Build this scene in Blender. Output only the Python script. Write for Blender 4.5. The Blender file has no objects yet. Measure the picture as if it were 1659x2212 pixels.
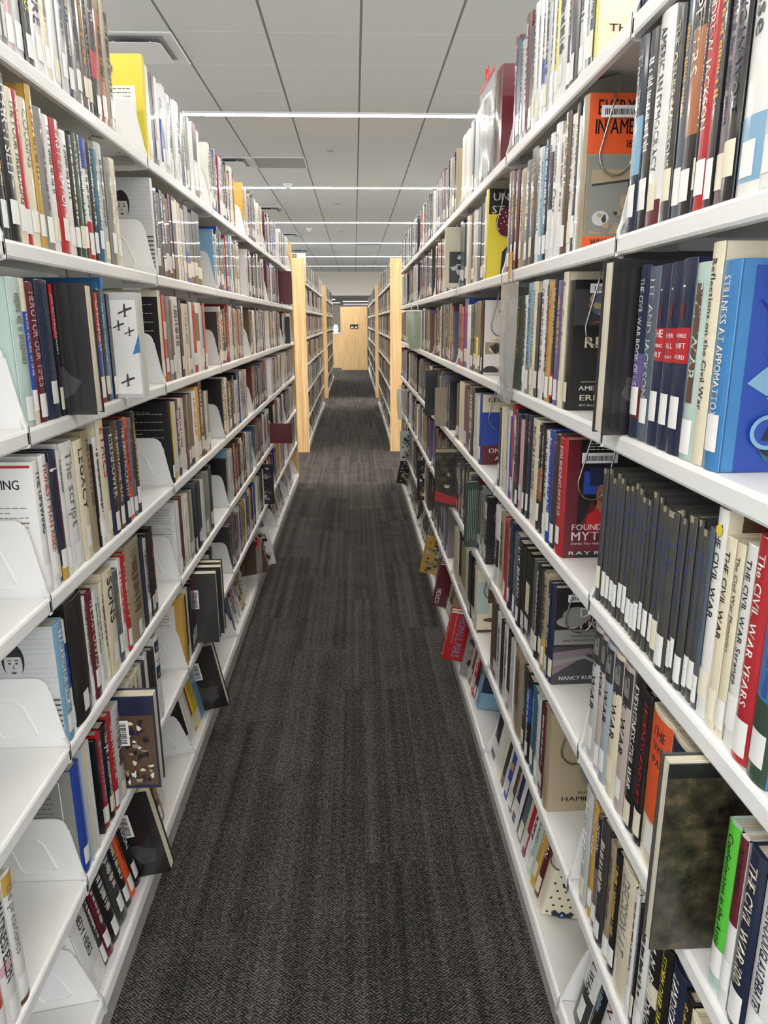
import bpy, bmesh, math, random
from mathutils import Vector, Matrix
random.seed(11)
SC = bpy.context.scene
COL = SC.collection
# ------------------------------------------------------------------ camera
CAM = dict(f=1550.83, pitch=.2597, yaw=.0389, roll=-.0031, H=1.4907)
cd = bpy.data.cameras.new('camera'); cam = bpy.data.objects.new('camera', cd); COL.objects.link(cam)
cy, sy, cp, sp = math.cos(CAM['yaw']), math.sin(CAM['yaw']), math.cos(CAM['pitch']), math.sin(CAM['pitch'])
fw = Vector((sy*cp, cy*cp, -sp)); rt = Vector((cy, -sy, 0)); up = rt.cross(fw)
cr, sr = math.cos(CAM['roll']), math.sin(CAM['roll'])
r2 = cr*rt + sr*up; u2 = -sr*rt + cr*up
M4 = Matrix((r2, u2, -fw)).transposed().to_4x4(); M4.translation = Vector((0, 0, CAM['H']))
cam.matrix_world = M4
cd.sensor_fit = 'VERTICAL'; cd.sensor_height = 24.0; cd.lens = CAM['f']/2212*24.0
cd.clip_start = .02; cd.clip_end = 200
SC.camera = cam
# ------------------------------------------------------------------ world, exposure
w = bpy.data.worlds.new('world'); SC.world = w; w.use_nodes = True
w.node_tree.nodes['Background'].inputs[0].default_value = (.8, .85, .9, 1)
w.node_tree.nodes['Background'].inputs[1].default_value = 1.5
vs = SC.view_settings
vs.view_transform = 'Standard'; vs.look = 'None'; vs.gamma = 1; vs.use_curve_mapping = False
vs.exposure = 1.05
STRIP_POWER = 42.0          # emission of the ceiling light diffusers
SC.cycles.max_bounces = 7; SC.cycles.diffuse_bounces = 5; SC.cycles.glossy_bounces = 3
SC.cycles.transparent_max_bounces = 12; SC.cycles.sample_clamp_indirect = 6
SC.cycles.caustics_reflective = False; SC.cycles.caustics_refractive = False
# ------------------------------------------------------------------ layout (metres)
PITCH = .9144
Y0L, Y0R = 2.1503, 1.1946          # the bay boundary "2" of the left and right stacks
XL, XR = -.554, .415               # faces of the shelf brackets on either side of the aisle
CEIL = 3.30
ROWS = 'GFEDCBA'
def row_z(r): return .065 + .3048*ROWS.index(r)          # bottom of the bracket lip
def top_z(r): return row_z(r) + .032                     # shelf surface
TILT = math.radians(11)
# ------------------------------------------------------------------ materials
def srgb(h):
    c = [int(h[i:i+2], 16)/255 for i in (0, 2, 4)]
    return tuple((x/12.92 if x <= .04045 else ((x+.055)/1.055)**2.4) for x in c) + (1,)
def new_mat(name):
    m = bpy.data.materials.new(name); m.use_nodes = True
    return m, m.node_tree.nodes, m.node_tree.links, m.node_tree.nodes['Principled BSDF']
def plain(name, hexc, rough=.5, coat=0, metal=0, noise=0, scale=40):
    m, n, l, b = new_mat(name)
    b.inputs['Base Color'].default_value = srgb(hexc); b.inputs['Roughness'].default_value = rough
    b.inputs['Metallic'].default_value = metal
    if coat: b.inputs['Coat Weight'].default_value = coat; b.inputs['Coat Roughness'].default_value = .12
    if noise:
        tc = n.new('ShaderNodeTexCoord'); nz = n.new('ShaderNodeTexNoise'); nz.inputs['Scale'].default_value = scale
        nz.inputs['Detail'].default_value = 4
        mr = n.new('ShaderNodeMapRange'); mr.inputs[1].default_value = .3; mr.inputs[2].default_value = .7
        mr.inputs[3].default_value = 1-noise; mr.inputs[4].default_value = 1
        mx = n.new('ShaderNodeMix'); mx.data_type = 'RGBA'; mx.blend_type = 'MULTIPLY'; mx.inputs[0].default_value = 1
        mx.inputs[6].default_value = srgb(hexc)
        l.new(tc.outputs['Object'], nz.inputs['Vector']); l.new(nz.outputs[0], mr.inputs[0]); l.new(mr.outputs[0], mx.inputs[7])
        l.new(mx.outputs[2], b.inputs['Base Color'])
    return m
HEX = dict(W='e9e7e2', C='e6dcc0', G='c3c5c3', g='85857f', K='1b191a', N='1e2742', B='2547a0', b='7fa9c4', R='b5222c', M='601a26',
           O='dd5a2c', o='a0613a', Y='e3cf3a', y='c9a04a', T='a5967a', n='5d4634', D='33493a', E='43574a', e='b9cdc4', P='63548a',
           p='d3aeb0', S='55606c', k='3c3a3c', t='2d6478', s='a9b4bd', m='7d6c74', L='58c23c', A='f0e8e0', q='474744', c='3d7fb8', r='c4b5ae')
NAME = dict(W='white', C='cream', G='pale grey', g='grey', K='black', N='navy', B='royal blue', b='light blue', R='red', M='maroon',
            O='orange', o='rust brown', Y='yellow', y='mustard', T='taupe', n='brown', D='dark green', E='green', e='pale green',
            P='purple', p='pink', S='slate blue', k='charcoal', t='teal', s='silver grey', m='mauve', L='lime green', A='ivory', q='charcoal grey', c='sky blue', r='dusty pink')
BM = {k: plain('book_cover_'+NAME[k].replace(' ', '_'), v, .32, .55, noise=.10, scale=25) for k, v in HEX.items()}
INK = {k: plain('ink_'+NAME[k].replace(' ', '_'), v, .35, .4) for k, v in HEX.items()}
PAPER = plain('paper_sticker', 'efeeea', .45, .3)
PAPER2 = plain('aged_sticker', 'e6dfc6', .5)
WHITE_STEEL = plain('white_powder_coated_steel', 'ecebe8', .42, .1, noise=.03, scale=6)
KICK = plain('white_steel_shaded', 'b6b1ab', .45)  # kick plate's white paint, with its shade put into this darker grey
BACK = plain('light_grey_steel_panel', 'cfd1d0', .5)
WIRE = plain('bright_steel_wire', 'b9b4ab', .25, metal=1)
BLACK = plain('black_plastic', '151515', .4)
def pages_mat():
    m, n, l, b = new_mat('page_block')
    tc = n.new('ShaderNodeTexCoord'); mp = n.new('ShaderNodeMapping'); mp.inputs['Scale'].default_value = (3, 900, 3)
    nz = n.new('ShaderNodeTexNoise'); nz.inputs['Scale'].default_value = 1; nz.inputs['Detail'].default_value = 2
    cr_ = n.new('ShaderNodeValToRGB'); cr_.color_ramp.elements[0].color = srgb('a99c82'); cr_.color_ramp.elements[0].position = .3
    cr_.color_ramp.elements[1].color = srgb('e8e0cb'); cr_.color_ramp.elements[1].position = .6
    l.new(tc.outputs['Object'], mp.inputs[0]); l.new(mp.outputs[0], nz.inputs['Vector']); l.new(nz.outputs[0], cr_.inputs[0])
    l.new(cr_.outputs[0], b.inputs['Base Color']); b.inputs['Roughness'].default_value = .85
    return m
PAGES = pages_mat()
def wood_mat():
    m, n, l, b = new_mat('maple_laminate')
    tc = n.new('ShaderNodeTexCoord'); mp = n.new('ShaderNodeMapping'); mp.inputs['Scale'].default_value = (28, 28, 1.1)
    nz = n.new('ShaderNodeTexNoise'); nz.inputs['Scale'].default_value = 1.6; nz.inputs['Detail'].default_value = 6; nz.inputs['Roughness'].default_value = .6
    cr_ = n.new('ShaderNodeValToRGB'); cr_.color_ramp.elements[0].color = srgb('c6a06c'); cr_.color_ramp.elements[0].position = .3
    cr_.color_ramp.elements[1].color = srgb('ecca96'); cr_.color_ramp.elements[1].position = .68
    l.new(tc.outputs['Object'], mp.inputs[0]); l.new(mp.outputs[0], nz.inputs['Vector']); l.new(nz.outputs[0], cr_.inputs[0])
    l.new(cr_.outputs[0], b.inputs['Base Color']); b.inputs['Roughness'].default_value = .4
    return m
WOOD = wood_mat()
def math_node(n, l, op, a, b_=None, c=None):
    q = n.new('ShaderNodeMath'); q.operation = op
    for i, v in enumerate((a, b_, c)):
        if v is None: continue
        if isinstance(v, (int, float)): q.inputs[i].default_value = v
        else: l.new(v, q.inputs[i])
    return q.outputs[0]
def carpet_mat():
    m, n, l, b = new_mat('carpet_plank_tile')
    tc = n.new('ShaderNodeTexCoord'); sep = n.new('ShaderNodeSeparateXYZ'); l.new(tc.outputs['Object'], sep.inputs[0])
    X, Y = sep.outputs[0], sep.outputs[1]
    # planks .25 x 1 m running down the aisle, staggered
    col = math_node(n, l, 'FLOOR', math_node(n, l, 'DIVIDE', math_node(n, l, 'ADD', X, 10.06), .25))
    off = math_node(n, l, 'MULTIPLY', math_node(n, l, 'FRACT', math_node(n, l, 'MULTIPLY', col, .382)), 1.0)
    row = math_node(n, l, 'FLOOR', math_node(n, l, 'ADD', Y, off))
    cmb = n.new('ShaderNodeCombineXYZ'); l.new(col, cmb.inputs[0]); l.new(row, cmb.inputs[1])
    wn = n.new('ShaderNodeTexWhiteNoise'); wn.noise_dimensions = '3D'; l.new(cmb.outputs[0], wn.inputs['Vector'])
    # streaks that run along each plank
    mp = n.new('ShaderNodeMapping'); mp.inputs['Scale'].default_value = (55, .5, 1); l.new(tc.outputs['Object'], mp.inputs[0])
    adv = n.new('ShaderNodeVectorMath'); adv.operation = 'ADD'; l.new(mp.outputs[0], adv.inputs[0])
    wv = n.new('ShaderNodeVectorMath'); wv.operation = 'SCALE'; l.new(wn.outputs['Color'], wv.inputs[0]); wv.inputs['Scale'].default_value = 40
    l.new(wv.outputs[0], adv.inputs[1])
    nz = n.new('ShaderNodeTexNoise'); nz.inputs['Scale'].default_value = .6; nz.inputs['Detail'].default_value = 6; l.new(adv.outputs[0], nz.inputs['Vector'])
    # herringbone stitches: sideways zig-zag of short dark and light dashes
    zig = math_node(n, l, 'PINGPONG', Y, .013)
    # dashes that slant one way then the other
    ph = math_node(n, l, 'ADD', math_node(n, l, 'MULTIPLY', X, 520), math_node(n, l, 'MULTIPLY', zig, 620))
    s1 = math_node(n, l, 'SINE', ph)
    ph2 = math_node(n, l, 'SUBTRACT', math_node(n, l, 'MULTIPLY', Y, 780), math_node(n, l, 'MULTIPLY', math_node(n, l, 'PINGPONG', X, .016), 640))
    s2 = math_node(n, l, 'SINE', ph2)
    fine = n.new('ShaderNodeTexNoise'); fine.inputs['Scale'].default_value = 230; fine.inputs['Detail'].default_value = 2; l.new(tc.outputs['Object'], fine.inputs['Vector'])
    med = n.new('ShaderNodeTexNoise'); med.inputs['Scale'].default_value = 6; l.new(tc.outputs['Object'], med.inputs['Vector'])
    v = math_node(n, l, 'MULTIPLY_ADD', nz.outputs[0], .62, .07)
    v = math_node(n, l, 'ADD', v, math_node(n, l, 'MULTIPLY_ADD', wn.outputs['Value'], .07, -.035))
    v = math_node(n, l, 'ADD', v, math_node(n, l, 'MULTIPLY', s2, .20))
    v = math_node(n, l, 'ADD', v, math_node(n, l, 'MULTIPLY', s1, .06))
    v = math_node(n, l, 'ADD', v, math_node(n, l, 'MULTIPLY_ADD', fine.outputs[0], 1.3, -.65))
    v = math_node(n, l, 'ADD', v, math_node(n, l, 'MULTIPLY_ADD', med.outputs[0], .2, -.1))
    sp_ = n.new('ShaderNodeTexNoise'); sp_.inputs['Scale'].default_value = 85; sp_.inputs['Detail'].default_value = 3; l.new(tc.outputs['Object'], sp_.inputs['Vector'])
    v = math_node(n, l, 'ADD', v, math_node(n, l, 'MULTIPLY_ADD', sp_.outputs[0], .7, -.35))
    cr_ = n.new('ShaderNodeValToRGB'); e = cr_.color_ramp.elements
    e[0].position = .12; e[0].color = srgb('171615'); e[1].position = .72; e[1].color = srgb('746f6a')
    q = e.new(.40); q.color = srgb('3e3b39')
    l.new(v, cr_.inputs[0]); l.new(cr_.outputs[0], b.inputs['Base Color'])
    b.inputs['Roughness'].default_value = .95; b.inputs['Specular IOR Level'].default_value = .12
    bp = n.new('ShaderNodeBump'); bp.inputs['Strength'].default_value = .35; bp.inputs['Distance'].default_value = .002
    l.new(v, bp.inputs['Height']); l.new(bp.outputs[0], b.inputs['Normal'])
    return m
CARPET = carpet_mat()
def ceiling_mat():
    m, n, l, b = new_mat('ceiling_tiles')
    tc = n.new('ShaderNodeTexCoord'); sep = n.new('ShaderNodeSeparateXYZ'); l.new(tc.outputs['Object'], sep.inputs[0])
    def line(c, shift, half):
        f = math_node(n, l, 'FRACT', math_node(n, l, 'DIVIDE', math_node(n, l, 'ADD', c, shift), .6096))
        d = math_node(n, l, 'ABSOLUTE', math_node(n, l, 'SUBTRACT', f, .5))
        return math_node(n, l, 'GREATER_THAN', d, .5-half/.6096)
    lx = line(sep.outputs[0], 60.96-.065, .008); ly = line(sep.outputs[1], 60.96-7.14, .003)
    nz = n.new('ShaderNodeTexNoise'); nz.inputs['Scale'].default_value = 160; l.new(tc.outputs['Object'], nz.inputs['Vector'])
    mr = n.new('ShaderNodeMapRange'); mr.inputs[3].default_value = .9; mr.inputs[4].default_value = 1.05; l.new(nz.outputs[0], mr.inputs[0])
    a = n.new('ShaderNodeMix'); a.data_type = 'RGBA'; a.blend_type = 'MULTIPLY'; a.inputs[0].default_value = 1
    a.inputs[6].default_value = srgb('d8d9d5'); l.new(mr.outputs[0], a.inputs[7])
    c = n.new('ShaderNodeMix'); c.data_type = 'RGBA'; l.new(ly, c.inputs[0]); l.new(a.outputs[2], c.inputs[6]); c.inputs[7].default_value = srgb('eeeeea')
    d = n.new('ShaderNodeMix'); d.data_type = 'RGBA'; l.new(lx, d.inputs[0]); l.new(c.outputs[2], d.inputs[6]); d.inputs[7].default_value = srgb('7c7a72')
    l.new(d.outputs[2], b.inputs['Base Color']); b.inputs['Roughness'].default_value = .9
    return m
CEILING = ceiling_mat()
WALL = plain('warm_grey_painted_wall', 'd6cdbf', .8, noise=.03, scale=3)
def emit(name, col, s):
    m, n, l, b = new_mat(name)
    b.inputs['Base Color'].default_value = col; b.inputs['Emission Color'].default_value = col; b.inputs['Emission Strength'].default_value = s
    return m
DIFFUSER = emit('lit_diffuser', (1, .955, .895, 1), STRIP_POWER)
FAR_LENS = emit('lit_diffuser_far_room', (1, .955, .895, 1), 7.0)
def film_mat(name, hexc, alpha):
    m, n, l, b = new_mat(name)
    b.inputs['Base Color'].default_value = srgb(hexc); b.inputs['Roughness'].default_value = .18
    b.inputs['Alpha'].default_value = alpha; b.inputs['Coat Weight'].default_value = .6
    return m
def mottle_mat():
    m, n, l, b = new_mat('mottled_brown_print')
    tc = n.new('ShaderNodeTexCoord'); nz = n.new('ShaderNodeTexNoise'); nz.inputs['Scale'].default_value = 26; nz.inputs['Detail'].default_value = 9; nz.inputs['Roughness'].default_value = .72
    cr_ = n.new('ShaderNodeValToRGB'); e = cr_.color_ramp.elements
    e[0].position = .36; e[0].color = srgb('171412'); e[1].position = .68; e[1].color = srgb('6f6048'); q = e.new(.52); q.color = srgb('403a2b')
    l.new(tc.outputs['Object'], nz.inputs['Vector']); l.new(nz.outputs[0], cr_.inputs[0]); l.new(cr_.outputs[0], b.inputs['Base Color'])
    b.inputs['Roughness'].default_value = .3; b.inputs['Coat Weight'].default_value = .4
    return m
MOTTLE = mottle_mat()
FILM = film_mat('clear_plastic_film', 'cfd2d2', .5)
GFILM = film_mat('greenish_plastic_film', '9fae98', .75)
# ------------------------------------------------------------------ mesh helpers
class MB:
    def __init__(s): s.v = []; s.f = []; s.mi = []; s.mats = []
    def m(s, mat):
        if mat not in s.mats: s.mats.append(mat)
        return s.mats.index(mat)
    def add(s, vs_, fs, mat):
        o = len(s.v); i = s.m(mat); s.v += [tuple(a) for a in vs_]
        for f in fs: s.f.append([o+k for k in f]); s.mi.append(i)
    def box(s, x0, x1, y0, y1, z0, z1, mat):
        s.add([(x0,y0,z0),(x1,y0,z0),(x1,y1,z0),(x0,y1,z0),(x0,y0,z1),(x1,y0,z1),(x1,y1,z1),(x0,y1,z1)],
              [(0,3,2,1),(4,5,6,7),(0,1,5,4),(1,2,6,5),(2,3,7,6),(3,0,4,7)], mat)
    def prism_y(s, prof, y0, y1, mat):          # profile in (x, z), extruded along y
        k = len(prof)
        vv = [(x, y0, z) for x, z in prof] + [(x, y1, z) for x, z in prof]
        s.add(vv, [list(range(k)), list(range(2*k-1, k-1, -1))] + [(i, i+k, (i+1) % k+k, (i+1) % k) for i in range(k)], mat)
    def prism_z(s, prof, z0, z1, mat):
        k = len(prof)
        vv = [(x, y, z0) for x, y in prof] + [(x, y, z1) for x, y in prof]
        s.add(vv, [list(range(k-1, -1, -1)), list(range(k, 2*k))] + [(i, (i+1) % k, (i+1) % k+k, i+k) for i in range(k)], mat)
    def tube(s, pts, r, mat, seg=8, closed=False):
        pts = [Vector(p_) for p_ in pts]; k = len(pts); rings = []
        ref = None
        for i, q in enumerate(pts):
            a = pts[(i-1) % k] if (i or closed) else q; b_ = pts[(i+1) % k] if (i < k-1 or closed) else q
            t = (b_-a).normalized()
            if ref is None: ref = Vector((0, 0, 1)) if abs(t.z) < .9 else Vector((1, 0, 0))
            u = (ref - t*ref.dot(t)).normalized(); ref = u; v = t.cross(u)
            rings.append([q + r*(math.cos(2*math.pi*j/seg)*u + math.sin(2*math.pi*j/seg)*v) for j in range(seg)])
        vv = [c for rg in rings for c in rg]; ff = []
        for i in range(k if closed else k-1):
            a = i*seg; b_ = ((i+1) % k)*seg
            for j in range(seg): ff.append((a+j, a+(j+1) % seg, b_+(j+1) % seg, b_+j))
        if not closed: ff += [list(range(seg-1, -1, -1)), [(k-1)*seg+j for j in range(seg)]]
        s.add(vv, ff, mat)
    def build(s, name, parent=None, smooth=False):
        me = bpy.data.meshes.new(name); me.from_pydata(s.v, [], s.f)
        for mt in s.mats: me.materials.append(mt)
        me.polygons.foreach_set('material_index', s.mi)
        if smooth: me.polygons.foreach_set('use_smooth', [True]*len(s.f))
        me.update()
        o = bpy.data.objects.new(name, me); COL.objects.link(o)
        if parent: o.parent = parent
        return o
def bevel(o, wdt, seg=2):
    md = o.modifiers.new('bevel', 'BEVEL'); md.width = wdt; md.segments = seg; md.limit_method = 'ANGLE'; return o
def thing(name, label, cat, loc=(0, 0, 0), group=None):
    o = bpy.data.objects.new(name, None); COL.objects.link(o); o.location = loc; o.empty_display_size = .05
    return tag(o, label, cat, group)
def tag(o, label, cat, group=None):
    o['label'] = label; o['category'] = cat
    if group: o['group'] = group
    return o
def struct(o): o['kind'] = 'structure'; return o
# glyphs of Blender's own font, measured once each
_G = {}
def glyph(ch):
    if ch not in _G:
        cu = bpy.data.curves.new('g', 'FONT'); cu.body = ch; cu.resolution_u = 2
        ob = bpy.data.objects.new('g', cu)
        me = ob.to_mesh()
        vs_ = [(v.co.x, v.co.y) for v in me.vertices]; fs = [list(p_.vertices) for p_ in me.polygons]
        ob.to_mesh_clear(); bpy.data.objects.remove(ob); bpy.data.curves.remove(cu)
        x0 = min((v[0] for v in vs_), default=0); x1 = max((v[0] for v in vs_), default=.2)
        _G[ch] = ([(a-x0, b_) for a, b_ in vs_], fs, x1-x0)
    return _G[ch]
def text2d(txt):                                # -> verts, faces, width; cap height about .69
    V, F, x = [], [], 0.0
    for ch in txt:
        if ch == ' ': x += .28; continue
        v, f, wd = glyph(ch)
        for dx in (0, .028):                      # struck twice for a bolder weight
            o = len(V); V += [(a+x+dx, b_) for a, b_ in v]; F += [[o+k for k in q] for q in f]
        x += wd+.11
    return V, F, max(x-.085, .01)
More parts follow.
